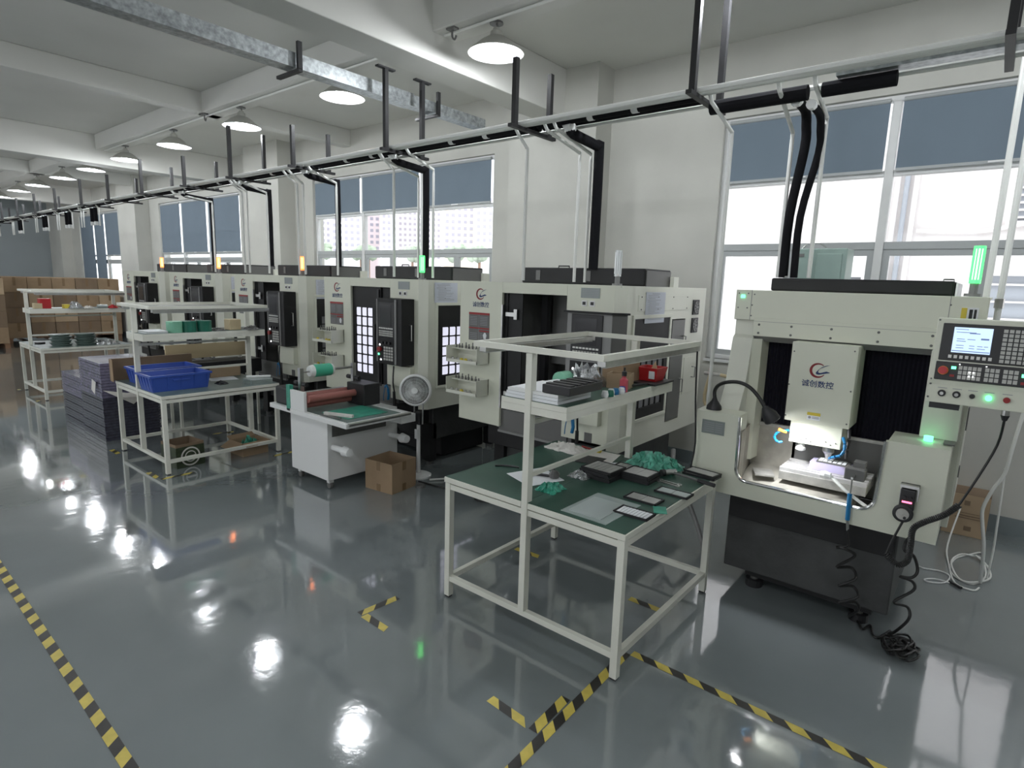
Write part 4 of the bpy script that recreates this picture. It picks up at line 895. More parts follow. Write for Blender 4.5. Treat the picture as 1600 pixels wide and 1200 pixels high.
G().tube([(.094, 3.56, 1.43), (.085, 3.6, 1.30), (.032, 3.6, 1.12), (-.02, 3.6, .97)], .0055, n=8, smooth=4).obj('cord', 'hose', cp)
def coil(path, R, r, turns, m, n=6, per=9):
    P = [Vector(p) for p in path]; out = []; N = len(P)
    for i in range(N-1):
        p0 = P[max(i-1, 0)]; p1 = P[i]; p2 = P[i+1]; p3 = P[min(i+2, N-1)]
        for k in range(30):
            q = k/30; out.append(.5*((2*p1)+(p2-p0)*q+(2*p0-5*p1+4*p2-p3)*q*q+(p0*-1+3*p1-3*p2+p3)*q**3))
    out.append(P[-1]); L = [0]
    for a, b in zip(out[:-1], out[1:]): L.append(L[-1]+(b-a).length)
    tot = L[-1]; pts = []; j = 0; M_ = int(turns*per); up = Vector((.3, .9, .2))
    for k in range(M_+1):
        s = tot*k/M_
        while j < len(L)-2 and L[j+1] < s: j += 1
        q = (s-L[j])/max(L[j+1]-L[j], 1e-6); p = out[j].lerp(out[j+1], q); d = (out[j+1]-out[j]).normalized()
        a = d.cross(up).normalized(); b = d.cross(a); th = 2*PI*k/per; pts.append(p+(a*math.cos(th)+b*math.sin(th))*R)
    return G().tube(pts, r, n=n)
tag(coil([(-.02, 3.6, .97), (-.072, 3.6, .903), (-.15, 3.6, .84), (-.19, 3.6, .79), (-.19, 3.6, .70), (-.195, 3.6, .61), (-.237, 3.6, .578), (-.29, 3.6, .62)], .0125, .0042, 62, 'hose').obj('coiled_cable', 'hose'), 'thick black coiled pendant cable looping in front of the dark base', 'cable')
tag(G().tube([(-.29, 3.6, .62), (-.275, 3.62, .69), (-.245, 3.68, .79)], .006, n=8, smooth=4).obj('black_lead', 'hose'), 'straight black lead below the jog wheel of the hand pendant', 'cord')
ag = thing('air_blow_gun', (-.508, 3.715, .7), 'slim blue air blow gun hanging on the dark base front, nearest machine', 'air gun', 'blue air blow guns')
G().tube([(-.512, 3.72, .87), (-.510, 3.715, .82), (-.506, 3.715, .715)], .0125, n=8).obj('grip', 'bluep', ag); G().tube([(-.506, 3.715, .715), (-.50, 3.72, .655)], .008, n=8).obj('connector', 'steel', ag)
hA = [(-.50, 3.72, .66), (-.488, 3.72, .60), (-.49, 3.72, .56), (-.54, 3.72, .535), (-.50, 3.70, .545), (-.448, 3.74, .505), (-.527, 3.70, .425), (-.46, 3.76, .42), (-.428, 3.72, .378), (-.504, 3.70, .315), (-.44, 3.76, .31), (-.405, 3.72, .272), (-.487, 3.70, .215),
      (-.42, 3.76, .22), (-.40, 3.80, .16), (-.46, 3.95, .02), (-.413, 3.95, .012), (-.376, 3.87, .012), (-.344, 3.95, .012), (-.315, 3.84, .012), (-.282, 3.84, .012), (-.241, 3.93, .03)]
tag(G().tube(hA, .008, n=8, smooth=6).obj('coiled_air_hose', 'hose', smooth=True), 'loose black spiral air hose hanging below the slim blue air gun', 'hose')
hB = [(-.205, 3.725, .70), (-.222, 3.74, .66), (-.219, 3.73, .615), (-.176, 3.75, .591), (-.15, 3.76, .51), (-.17, 3.74, .47), (-.22, 3.73, .461), (-.165, 3.76, .44), (-.155, 3.76, .392), (-.232, 3.72, .31), (-.169, 3.76, .286), (-.155, 3.76, .22), (-.21, 3.8, .10), (-.24, 3.9, .03)]
tag(G().tube(hB, .008, n=8, smooth=6).obj('coiled_air_hose', 'hose', smooth=True), 'loose black spiral air hose hanging under the hand pendant', 'hose')
random.seed(11); pts = [(-.24, 3.9, .02)]
for k in range(70):
    a = k*.95; rr = .05+.025*math.sin(k*1.7); pts.append((-.175+rr*math.cos(a)*1.1+.02*math.sin(k*.37), 3.78+rr*1.4*math.sin(a)+.05*math.sin(k*.09), .012+.035*abs(math.sin(k*.61))))
tag(G().tube(pts, .0065, n=6, smooth=3).obj('air_hose_tangle', 'hose', smooth=True), 'tangled bunch of black air hose on the floor', 'hose')
# transformer box on the machine roof
ac = thing('oil_cooler_box', (-1.03, 5.05, 2.0), 'grey green steel cooler box standing behind the roof of the nearest machine', 'box')
G().box(-1.24, -.90, 4.95, 5.2, 2.0, 2.32).obj('body', 'agreen', ac, bev=.006)
G().box(-1.10, -.93, 4.943, 4.95, 2.03, 2.28).obj('front_panel', 'agreen', ac, bev=.003)
G().tube([(-1.22, 5.0, 2.32), (-1.18, 5.0, 2.36), (-1.1, 5.0, 2.36), (-1.05, 5.0, 2.325)], .005, smooth=3).obj('handle', 'steel', ac)
for z in (2.05, 2.27): G().box(-1.225, -1.19, 4.946, 4.95, z-.012, z+.012).obj('latch', 'dgrey', ac)
# ================================================================= WORK BENCHES
def bench(x0, y0, label, topm='green', w=1.25, d=1.215):
    t = thing('work_bench', (x0+w/2, y0+d/2, 0), label, 'bench', 'white steel work benches')
    x1, y1 = x0+w, y0+d; s = .04; xm = x0+w/2
    for x in (x0, x1-s):
        for y in (y0, y1-s):
            l = G().box(x, x+s, y, y+s, .012, .765).obj('leg', 'bench', t); G().box(x+.004, x+s-.004, y+.004, y+s-.004, 0, .012).obj('foot_cap', 'black', l)
    for z in (.115, .725):
        for y in (y0, y1-s): G().box(x0+s, x1-s, y+.004, y+s-.004, z, z+s*.85).obj('rail', 'bench', t)
        for x in (x0, x1-s): G().box(x+.004, x+s-.004, y0+s, y1-s, z, z+s*.85).obj('rail', 'bench', t)
    px0 = xm-.02
    for a, b in ((x0-.005, px0-.003), (px0+s+.003, x1+.005)):
        tp = G().box(a, b, y0-.005, y1+.005, .768, .80).obj('table_top', 'bench', t, bev=.002)
    G().box(x0+.002, xm-.001, y0+.002, y1-.002, .80, .803).box(xm+.001, x1-.002, y0+.002, y1-.002, .80, .803).obj('bench_mat', topm, t)
    for y in (y0, y1-s): G().box(px0, px0+s, y-.0055, y+s, .15, 1.632).obj('post', 'bench', t)
    for z in (.95, 1.25): G().box(px0+.01, px0+.03, y0+s, y1-s, z-.012, z+.012).obj('tie_bar', 'bench', t)
    # shelf
    sx0, sx1 = xm-.19, xm+.25
    sh = G().box(sx0, sx1, y0-.0, y1+.06, 1.345, 1.375).obj('shelf', 'bench', t, bev=.002)
    G().box(sx0, sx1, y0, y0+.03, 1.305, 1.345).box(sx0, sx1, y1+.03, y1+.06, 1.305, 1.345).box(sx0, sx0+.03, y0+.03, y1+.03, 1.305, 1.345).box(sx1-.03, sx1, y0+.03, y1+.03, 1.305, 1.345).obj('shelf_frame', 'bench', sh)
    G().box(sx0+.006, sx1-.006, y0+.006, y1+.054, 1.375, 1.378).obj('shelf_mat', topm, sh)
    # light frame
    fx0, fx1 = xm-.41, xm+.45
    for y in (y0, y1-.03): G().box(fx0, fx1, y, y+.03, 1.634, 1.665).obj('light_frame_bar', 'bench', t)
    for x in (fx0, fx1-.03): G().box(x, x+.03, y0+.03, y1-.03, 1.634, 1.665).obj('light_frame_bar', 'bench', t)
    for x in (fx0+.01, fx1-.06):
        lf = G().box(x, x+.05, y0+.04, y1+.02, 1.60, 1.632).obj('strip_light', 'steel', t, bev=.003)
        G().box(x+.012, x+.038, y0+.06, y1, 1.594, 1.60).obj('strip_diffuser', 'white', lf)
    return t
b1 = bench(-2.51, 2.465, 'nearest white steel work bench with green mat and overhead frame')
b2 = bench(-7.42, 2.20, 'middle white steel work bench carrying two blue crates', 'greyt')
b3 = bench(-12.30, 2.33, 'farthest white steel work bench near the carton stacks', 'greyt')
G().tube([(-1.45, 3.66, 1.6), (-1.44, 3.67, 1.3), (-1.42, 3.68, 1.0), (-1.43, 3.66, .83)], .006, n=6, smooth=3).obj('lamp_cord', 'hose', b1)
TZ = .803
def plate_tray(x, y, z, w, d, rot, label, cells=(2, 1), cm='film', fr='black', group='flat part trays on the nearest bench', h=.012):
    t = thing('part_tray', (x, y, z), label, 'tray', group)
    G().box(x-w/2, x+w/2, y-d/2, y+d/2, z, z+h*.6).box(x-w/2, x+w/2, y-d/2, y-d/2+.008, z+h*.6, z+h).box(x-w/2, x+w/2, y+d/2-.008, y+d/2, z+h*.6, z+h).box(x-w/2, x-w/2+.008, y-d/2, y+d/2, z+h*.6, z+h).box(x+w/2-.008, x+w/2, y-d/2, y+d/2, z+h*.6, z+h).obj('tray_body', fr, t)
    W = w-.022; D = d-.022; nx, ny = cells
    for i in range(nx):
        for k in range(ny): G().box(x-W/2+W*i/nx+.002, x-W/2+W*(i+1)/nx-.002, y-D/2+D*k/ny+.002, y-D/2+D*(k+1)/ny-.002, z+h*.6, z+h*.6+.003).obj('tray_cell', cm, t)
    t.rotation_euler.z = rot; return t
plate_tray(-1.353, 2.735, TZ, .195, .115, .02, 'black part tray with white strips, nearest tray on the green bench', (9, 1), 'paper')
plate_tray(-1.415, 2.965, TZ, .20, .115, .0, 'grey two-panel part tray over a green card on the nearest bench', (2, 1))
plate_tray(-1.33, 3.18, TZ, .205, .10, .0, 'pale two-panel part tray lying at the right edge of the nearest bench', (2, 1), 'clear2')
plate_tray(-1.34, 3.64, TZ+.014, .21, .11, -.12, 'grey topped part tray on the far right corner of the nearest bench', (1, 1))
plate_tray(-1.34, 3.63, TZ, .215, .115, -.06, 'dark tray under the grey topped one on the far right bench corner', (1, 1))
for k in range(5): plate_tray(-1.80+.004*math.sin(k*2), 3.155+.005*math.cos(k*3), TZ+k*.0135, .215, .19, -.04+.03*math.sin(k*1.7), 'black part tray in the taller stack on the nearest bench, %s' % ['lowest', 'second from the bottom', 'middle one', 'second from the top', 'topmost'][k], (6, 1))
for k in range(4): plate_tray(-1.60+.004*math.sin(k*2.2), 3.28+.004*math.cos(k), TZ+k*.0135, .19, .165, .02*math.sin(k*2), 'black part tray in the lower stack on the nearest bench, %s' % ['lowest', 'second from the bottom', 'second from the top', 'topmost with two panels'][k], (2, 1))
plate_tray(-1.755, 3.42, TZ, .20, .14, .05, 'flat striped dark part tray behind the two stacks on the nearest bench', (5, 1))
o = G().box(-1.31, -1.24, 2.83, 2.93, TZ, TZ+.003).rot((-1.275, 2.88, TZ), .5).obj('green_card', 'mintf'); tag(o, 'small green card sticking out from under a two-panel tray', 'card')
o = G().box(-1.665, -1.385, 2.50, 2.87, TZ, TZ+.003).rot((-1.52, 2.69, TZ), -.02).obj('clear_sheet', 'clear'); tag(o, 'large translucent sheet on the front right of the nearest bench', 'sheet')
o = G().box(-1.64, -1.44, 2.53, 2.80, TZ+.003, TZ+.006).obj('clear_sheet', 'clear2'); tag(o, 'smaller frosted sheet lying on the large translucent one', 'sheet')
def hammer():
    t = thing('hammer', (-1.42, 3.45, TZ), 'steel-headed hammer with black handle on the nearest bench', 'hammer')
    G().cyl((-1.51, 3.44, TZ+.025), (-1.465, 3.505, TZ+.025), .019, n=16).obj('head', 'steel', t)
    G().cyl((-1.51, 3.44, TZ+.025), (-1.525, 3.418, TZ+.025), .022, n=16).obj('face', 'black', t)
    G().tube([(-1.48, 3.48, TZ+.025), (-1.37, 3.475, TZ+.02), (-1.20, 3.455, TZ+.014)], .009, n=8).obj('handle', 'dgrey', t)
    G().tube([(-1.30, 3.468, TZ+.017), (-1.19, 3.455, TZ+.014)], .013, n=10).obj('grip', 'black', t)
hammer()
for k, (dy, l) in enumerate(((0, 'small steel spanner beside the stacked trays, the front one'), (.03, 'small steel spanner beside the stacked trays, the rear one'))):
    t = thing('spanner', (-1.43, 3.31+dy, TZ), l, 'spanner', 'spanners on the nearest bench')
    G().box(-1.49, -1.37, 3.31+dy, 3.322+dy, TZ, TZ+.006).obj('shaft', 'steel', t)
    for x in (-1.495, -1.365): G().lathe([(.006, 0), (.016, 0), (.016, .008), (.006, .008)], (x, 3.316+dy, TZ), n=10).obj('jaw', 'steel', t)
    t.rotation_euler.z = -.12+dy
def sheet(name, pts, z, m, label, cat, group=None, h=.002):
    g = G().prism(pts, 'z', z, z+h); return tag(g.obj(name, m), label, cat, group)
sheet('paper_sheet', [(-2.27, 2.77), (-2.02, 2.68), (-1.93, 2.92), (-2.18, 3.03)], TZ, 'paper', 'white paper sheet on the left half of the nearest bench', 'paper')
sheet('paper_sheet', [(-2.17, 3.28), (-1.88, 3.36), (-1.95, 3.66), (-2.21, 3.64)], TZ, 'rag', 'cream crumpled paper behind the post on the nearest bench', 'paper')
sheet('black_card', [(-2.10, 3.29), (-1.95, 3.33), (-1.97, 3.50), (-2.13, 3.47)], TZ+.003, 'black', 'black card on the cream paper of the nearest bench', 'card')
sheet('paper_sheet', [(-1.98, 3.20), (-1.78, 3.38), (-1.84, 3.50), (-2.0, 3.34)], TZ+.003, 'paper', 'white torn paper beside the black tray stacks', 'paper')
def crumple(name, c, sx, sy, h, m, label, cat, seed, n=12):
    random.seed(seed); g = G(); vs = []; fs = []
    for j in range(n+1):
        for i in range(n+1):
            u = i/n-.5; v = j/n-.5; e = max(0, 1-(2*u)**2)*max(0, 1-(2*v)**2)
            vs.append((c[0]+u*sx+random.uniform(-.06, .06)*sx, c[1]+v*sy+random.uniform(-.06, .06)*sy, c[2]+.003+h*e**.6*random.uniform(.15, 1)))
    for j in range(n):
        for i in range(n): a = j*(n+1)+i; fs.append((a, a+1, a+n+2, a+n+1))
    base = len(vs)
    g.add(vs, fs); ring = [i for i in range(n+1)]+[(k+1)*(n+1)-1 for k in range(1, n+1)]+[n*(n+1)+i for i in range(n-1, -1, -1)]+[k*(n+1) for k in range(n-1, 0, -1)]
    b = len(g.v); g.v += [Vector((g.v[i].x, g.v[i].y, c[2])) for i in ring]; m_ = len(ring)
    for k in range(m_): g.f.append([ring[k], ring[(k+1) % m_], b+(k+1) % m_, b+k]); g.m.append(0)
    g.f.append([b+k for k in range(m_)]); g.m.append(0)
    return tag(g.obj(name, m), label, cat)
crumple('green_film', (-1.66, 3.60, TZ), .34, .24, .10, 'teal', 'crumpled heap of mint green film on the back of the nearest bench', 'film', 4, n=18)
crumple('white_cloth', (-2.30, 3.50, TZ), .33, .15, .06, 'rag', 'crumpled white cloth at the back left of the nearest bench', 'cloth', 5)
crumple('clear_bag', (-1.90, 3.06, TZ), .14, .12, .04, 'foil', 'small crumpled clear bag beside the bench post', 'bag', 6)
crumple('plastic_bag', (-1.90, 2.73, TZ), .13, .14, .05, 'mintf', 'small dark green plastic bag at the foot of the bench post', 'bag', 8)
tag(G().tube([(-2.42, 2.83, TZ+.006), (-2.38, 2.87, TZ+.006), (-2.30, 2.91, TZ+.006), (-2.28, 2.90, TZ+.006)], .006, n=6, smooth=2).obj('hex_key', 'black'), 'bent black hex key on the green mat', 'tool')
t = thing('clamp_tool', (-2.06, 2.88, TZ), 'black clamp tool lying on the white paper sheet', 'tool')
G().tube([(-2.19, 2.84, TZ+.012), (-2.02, 2.90, TZ+.012)], .009, n=8).obj('handle', 'black', t)
G().lathe([(.001, 0), (.03, .005), (.035, .03), (.02, .05), (.001, .055)], (-2.0, 2.91, TZ), n=10).obj('head', 'dgrey', t)
G().tube([(-2.0, 2.91, TZ+.03), (-2.03, 2.94, TZ+.07), (-1.98, 2.98, TZ+.08)], .01, n=6).obj('jaw', 'black', t)
t = thing('brush', (-2.12, 3.60, TZ), 'yellow-tipped dark brush lying beside the white cloth', 'brush')
G().tube([(-2.25, 3.62, TZ+.012), (-2.12, 3.60, TZ+.012)], .008, n=6).obj('handle', 'redd', t); G().lathe([(.001, 0), (.018, 0), (.02, .04), (.001, .045)], (-2.12, 3.60, TZ+.02), (1, -.1, 0), n=10).obj('tip', 'yellow', t)
# things on the nearest bench's shelf
SZ = 1.378
for k in range(3):
    g = G().box(-2.055+.008*k, -1.70, 2.475, 2.80, SZ+k*.018, SZ+k*.018+.016); o = g.obj('foam_board', 'paper' if k < 2 else 'white'); tag(o, 'white foam board stacked at the shelf end, %s' % ['bottom', 'middle', 'top'][k], 'board', 'foam boards on the shelf')
sheet('paper_sheet', [(-2.03, 2.50), (-1.80, 2.49), (-1.77, 2.86), (-2.0, 2.90)], SZ+.053, 'paper', 'printed paper sheet on top of the white foam boards', 'paper', None)
def ribtray(x0, x1, y0, y1, z, label):
    t = thing('ribbed_tray', ((x0+x1)/2, (y0+y1)/2, z), label, 'tray', 'black ribbed trays on the shelf')
    G().box(x0, x1, y0, y1, z, z+.045).obj('body', 'black', t, bev=.003)
    for k in range(5): y = y0+(k+.35)*(y1-y0)/5; G().box(x0+.008, x1-.008, y, y+(y1-y0)*.11, z+.045, z+.052).obj('rib', 'black', t)
ribtray(-1.80, -1.625, 2.47, 2.79, SZ+.0555, 'black ribbed tray on the corner of the nearest bench shelf')
crumple('film_bundle', (-1.93, 3.08, SZ), .22, .28, .17, 'foil', 'shiny crumpled clear film bundle on the shelf', 'film', 12, n=11)
o = G().cyl((-1.99, 2.90, SZ+.05), (-1.99, 2.99, SZ+.05), .049, n=16).obj('tape_roll', 'lgreen'); tag(o, 'pale green tape roll left of the shiny film bundle', 'tape roll')
def carton(x0, x1, y0, y1, z0, z1, label, m='card', open_=False, rot=0, flaps=0, group=None, name='carton', tape=True, name_cat='box'):
    cx, cy = (x0+x1)/2, (y0+y1)/2
    t = thing(name, (cx, cy, z0), label, name_cat, group)
    th = .006
    if open_:
        G().box(x0, x1, y0, y1, z0, z0+th).box(x0, x1, y0, y0+th, z0+th, z1).box(x0, x1, y1-th, y1, z0+th, z1).box(x0, x0+th, y0+th, y1-th, z0+th, z1).box(x1-th, x1, y0+th, y1-th, z0+th, z1).obj('body', m, t)
    else:
        G().box(x0, x1, y0, y1, z0, z1).obj('body', m, t, bev=.004)
    if flaps:
        a = flaps; L = (y1-y0)*.42
        G().prism([(y0, z1), (y0-L*math.cos(a), z1-L*math.sin(a)), (y0-L*math.cos(a)-.004, z1-L*math.sin(a)+.004), (y0, z1+.005)], 'x', x0, x1).obj('flap', m, t)
        G().prism([(y1, z1), (y1+L*math.cos(a), z1-L*math.sin(a)), (y1+L*math.cos(a), z1-L*math.sin(a)+.005), (y1, z1+.005)], 'x', x0, x1).obj('flap', m, t)
        L = (x1-x0)*.35
        G().prism([(x0, z1), (x0-L*.7, z1+L*.3), (x0-L*.7, z1+L*.3+.005), (x0, z1+.005)], 'y', y0, y1).obj('flap', m, t)
        G().prism([(x1, z1), (x1+L*.8, z1-L*.25), (x1+L*.8, z1-L*.25+.005), (x1, z1+.005)], 'y', y0, y1).obj('flap', m, t)
    if tape:
        w = .025
        G().box(cx-w, cx+w, y0-.001, y0, z1-(z1-z0)*.3, z1).box(cx-w, cx+w, y0-.001, y0, z0, z0+(z1-z0)*.25).box(x1, x1+.001, cy-w, cy+w, z1-(z1-z0)*.3, z1).box(x1, x1+.001, cy-w, cy+w, z0, z0+(z1-z0)*.25).obj('packing_tape', 'tapeb', t)
    t.rotation_euler.z = rot; return t
carton(-1.94, -1.78, 3.33, 3.52, SZ, SZ+.16, 'taller open brown carton on the shelf of the nearest bench', 'card', True, -.1, tape=False)
carton(-1.82, -1.68, 3.16, 3.28, SZ, SZ+.09, 'small open brown carton beside the red-filled bottle', 'cardl', True, .25, tape=False)
bt = thing('dropper_bottle', (-1.66, 3.10, SZ), 'clear bottle with red liquid and black cap on the shelf', 'bottle')
G().lathe([(.001, 0), (.025, 0), (.025, .07), (.012, .085), (.012, .095), (.001, .095)], (-1.66, 3.10, SZ), n=16).obj('glass', 'bottle', bt, smooth=True)
G().lathe([(.001, .095), (.015, .095), (.015, .12), (.006, .125), (.006, .145), (.001, .145)], (-1.66, 3.10, SZ), n=12).obj('cap', 'black', bt)
for k in range(6):  # row of loose bottle caps
    y = 2.86+k*.042; c = ['white', 'dgreen', 'white', 'bluep', 'white', 'blue'][k]
    o = G().lathe([(.001, 0), (.019, 0), (.021, .015), (.016, .036), (.001, .038)], (-1.645+.012*math.sin(k*2), y, SZ), n=12).obj('bottle_cap', c); tag(o, 'small %s bottle cap in the row along the shelf edge, %s from the black tray' % ({'white': 'white', 'dgreen': 'green', 'bluep': 'dark blue', 'blue': 'blue'}[c], ORD[k]), 'pot', 'small bottle caps along the shelf edge')
rb = thing('red_basket', (-1.72, 3.58, SZ), 'red plastic basket with white label on the shelf of the nearest bench', 'basket')
g = G(); a0, a1, b0, b1_ = -1.80, -1.64, 3.50, 3.66; z0, z1 = SZ+.012, SZ+.10
g.add([(a0+.02, b0+.02, z0), (a1-.02, b0+.02, z0), (a1-.02, b1_-.02, z0), (a0+.02, b1_-.02, z0), (a0, b0, z1), (a1, b0, z1), (a1, b1_, z1), (a0, b1_, z1), (a0+.012, b0+.012, z1), (a1-.012, b0+.012, z1), (a1-.012, b1_-.012, z1), (a0+.012, b1_-.012, z1), (a0+.03, b0+.03, z0+.008), (a1-.03, b0+.03, z0+.008), (a1-.03, b1_-.03, z0+.008), (a0+.03, b1_-.03, z0+.008)],
    [(0, 3, 2, 1), (0, 1, 5, 4), (1, 2, 6, 5), (2, 3, 7, 6), (3, 0, 4, 7), (4, 5, 9, 8), (5, 6, 10, 9), (6, 7, 11, 10), (7, 4, 8, 11), (8, 9, 13, 12), (9, 10, 14, 13), (10, 11, 15, 14), (11, 8, 12, 15), (12, 13, 14, 15)])
g.obj('body', 'red', rb); G().box(-1.70, -1.66, 3.504, 3.508, SZ+.03, SZ+.08).obj('label', 'paper', rb)
o = G().box(-1.83, -1.61, 3.42, 3.70, SZ, SZ+.011).obj('black_board', 'black'); tag(o, 'flat black board under the red basket', 'board')
o = G().prism([(-1.75, SZ+.03), (-1.66, SZ+.03), (-1.69, SZ+.14)], 'y', 3.57, 3.575).obj('paper_cone', 'tan'); tag(o, 'tan paper triangle sticking out of the red basket', 'paper')
t = thing('pliers', (-1.70, 3.30, SZ), 'black pliers lying open on the shelf before the red basket', 'pliers')
for a in (.1, -.25):
    G().tube([(-1.70, 3.24, SZ+.012), (-1.69+a*.15, 3.33, SZ+.014), (-1.69+a*.3, 3.41, SZ+.012)], .008, n=6, smooth=3).obj('handle', 'black', t)
G().box(-1.715, -1.685, 3.19, 3.25, SZ, SZ+.014).obj('jaws', 'steel', t)
# ---- middle bench: two blue crates etc.
def crate(x0, y0, w, d, z, h, label):
    t = thing('blue_crate', (x0+w/2, y0+d/2, z), label, 'crate', 'blue plastic crates on the middle bench')
    x1, y1 = x0+w, y0+d; i = .025
    g = G(); o_ = [(x0+i, y0+i), (x1-i, y0+i), (x1-i, y1-i), (x0+i, y1-i)]; p_ = [(x0, y0), (x1, y0), (x1, y1), (x0, y1)]
    vs = [(a, b, z) for a, b in o_]+[(a, b, z+h) for a, b in p_]+[(x0+.012, y0+.012, z+h), (x1-.012, y0+.012, z+h), (x1-.012, y1-.012, z+h), (x0+.012, y1-.012, z+h)]+[(x0+i+.012, y0+i+.012, z+.008), (x1-i-.012, y0+i+.012, z+.008), (x1-i-.012, y1-i-.012, z+.008), (x0+i+.012, y1-i-.012, z+.008)]
    f = [(0, 3, 2, 1)]+[(k, (k+1) % 4, 4+(k+1) % 4, 4+k) for k in range(4)]+[(4+k, 4+(k+1) % 4, 8+(k+1) % 4, 8+k) for k in range(4)]+[(8+k, 8+(k+1) % 4, 12+(k+1) % 4, 12+k) for k in range(4)]+[(12, 13, 14, 15)]
    g.add(vs, f); g.obj('tub', 'blue', t)
    G().box(x0-.012, x1+.012, y0-.012, y0, z+h-.02, z+h).box(x0-.012, x1+.012, y1, y1+.012, z+h-.02, z+h).box(x0-.012, x0, y0, y1, z+h-.02, z+h).box(x1, x1+.012, y0, y1, z+h-.02, z+h).obj('rim', 'blue', t)
    for k in range(5):
        yy = y0+.03+k*(d-.07)/4; G().prism([(x1-i+.002, z+.01), (x1+.006, z+h-.02), (x1-.01, z+h-.02), (x1-i-.01, z+.01)], 'y', yy, yy+.01).obj('rib', 'blue', t)
        xx = x0+.03+k*(w-.07)/4; G().prism([(y0+i-.002, z+.01), (y0-.006, z+h-.02), (y0+.01, z+h-.02), (y0+i+.01, z+.01)], 'x', xx, xx+.01).obj('rib', 'blue', t)
    G().box(x1-.006, x1+.01, y0+d*.36, y0+d*.64, z+h*.62, z+h*.68).obj('handle_ledge', 'blue', t)
    return t
crate(-6.755, 2.19, .365, .58, TZ, .17, 'blue plastic crate on the middle bench, nearer of the two')
crate(-7.26, 2.25, .39, .62, TZ, .17, 'blue plastic crate on the middle bench, farther of the two')
t = thing('cardboard_sheet', (-7.46, 2.32, TZ), 'brown folded cardboard leaning at the left end of the middle bench', 'cardboard')
G().prism([(-7.43, 2.15), (-7.40, 2.15), (-7.40, 3.0), (-7.43, 3.0)], 'z', TZ, TZ+.24).obj('back_panel', 'cardd', t); G().prism([(-7.40, 2.15), (-7.30, 2.14), (-7.30, 2.146), (-7.40, 2.156)], 'z', TZ, TZ+.24).obj('front_panel', 'card', t)
for k in range(5): o = G().box(-6.40, -6.20, 3.12, 3.36, TZ+k*.012, TZ+k*.012+.009).rot((-6.3, 3.24, TZ), .03*math.sin(k*2)).obj('glass_sheet', 'clear' if k < 4 else 'clear2'); tag(o, 'greenish glass sheet on the middle bench right end, %s from the bottom' % ORD[k], 'sheet', 'glass sheets on the middle bench')
o = G().cyl((-6.36, 3.14, TZ+.075), (-6.24, 3.36, TZ+.075), .012, n=10).obj('paper_tube', 'white'); tag(o, 'short white tube on the glass pile of the middle bench', 'tube')
sheet('paper_sheet', [(-6.95, 2.95), (-6.72, 2.92), (-6.66, 3.2), (-6.9, 3.25)], TZ, 'paper', 'white papers behind the blue crates on the middle bench', 'paper')
o = G().box(-6.95, -6.92, 3.0, 3.35, TZ+.003, TZ+.11).obj('cardboard_strip', 'cardl'); tag(o, 'upright light cardboard strip at the back of the middle bench', 'cardboard')
crumple('black_glove', (-6.5, 2.93, TZ), .13, .1, .04, 'black', 'small black glove lying on the middle bench', 'glove', 21)
for k, (y, c, s, l) in enumerate([(2.50, 'lgreen', .0, 'pale green film roll on the middle bench shelf'), (2.64, 'dgreen', 0, 'left dark green film roll on the middle bench shelf'), (2.80, 'dgreen', 0, 'right dark green film roll on the middle bench shelf')]):
    o = G().lathe([(.02, 0), (.075, 0), (.075, .115), (.02, .115)], (-6.62, y+.03, SZ), n=24).obj('film_roll', c, smooth=True); tag(o, l, 'roll', 'film rolls on the middle bench shelf')
o = G().box(-6.72, -6.58, 3.09, 3.22, SZ, SZ+.12).obj('paper_block', 'tan', bev=.01); tag(o, 'cream paper block on the middle bench shelf', 'block')
for k in range(4): sheet('paper_sheet', [(-6.85+.01*k, 2.24), (-6.56, 2.23+.01*k), (-6.55, 2.44), (-6.83, 2.46)], SZ+k*.006, 'paper' if k % 2 else 'clear2', 'crumpled paper sheet on the left shelf end of the middle bench', 'paper', 'papers on the middle bench shelf', .005)
crumple('loose_parts', (-6.64, 2.98, SZ), .14, .12, .035, 'dgrey', 'small dark parts between the roll and the cream block', 'parts', 23)
crumple('paper_bag', (-6.60, 3.34, SZ), .16, .13, .05, 'dgrey', 'grey folded pouch at the right shelf end of the middle bench', 'pouch', 24)
# wide cream cover and dark trolley behind the middle bench
t = thing('parts_trolley', (-7.75, 3.5, 0), 'low dark trolley with an upright cream board behind the middle bench', 'trolley')
G().box(-7.82, -7.80, 2.86, 3.86, .93, 1.11).obj('board', 'tan', t)
G().box(-7.9, -7.55, 2.86, 3.95, .72, .90).obj('dark_bin', 'black', t, bev=.01)
for x in (-7.88, -7.6):
    for y in (2.9, 3.88): G().box(x, x+.03, y, y+.03, 0, .72).obj('stand_leg', 'bench', t)
G().box(-7.80, -7.79, 2.95, 3.0, .9, .93).box(-7.80, -7.79, 3.75, 3.8, .9, .93).obj('bracket', 'bench', t, kind='stuff')
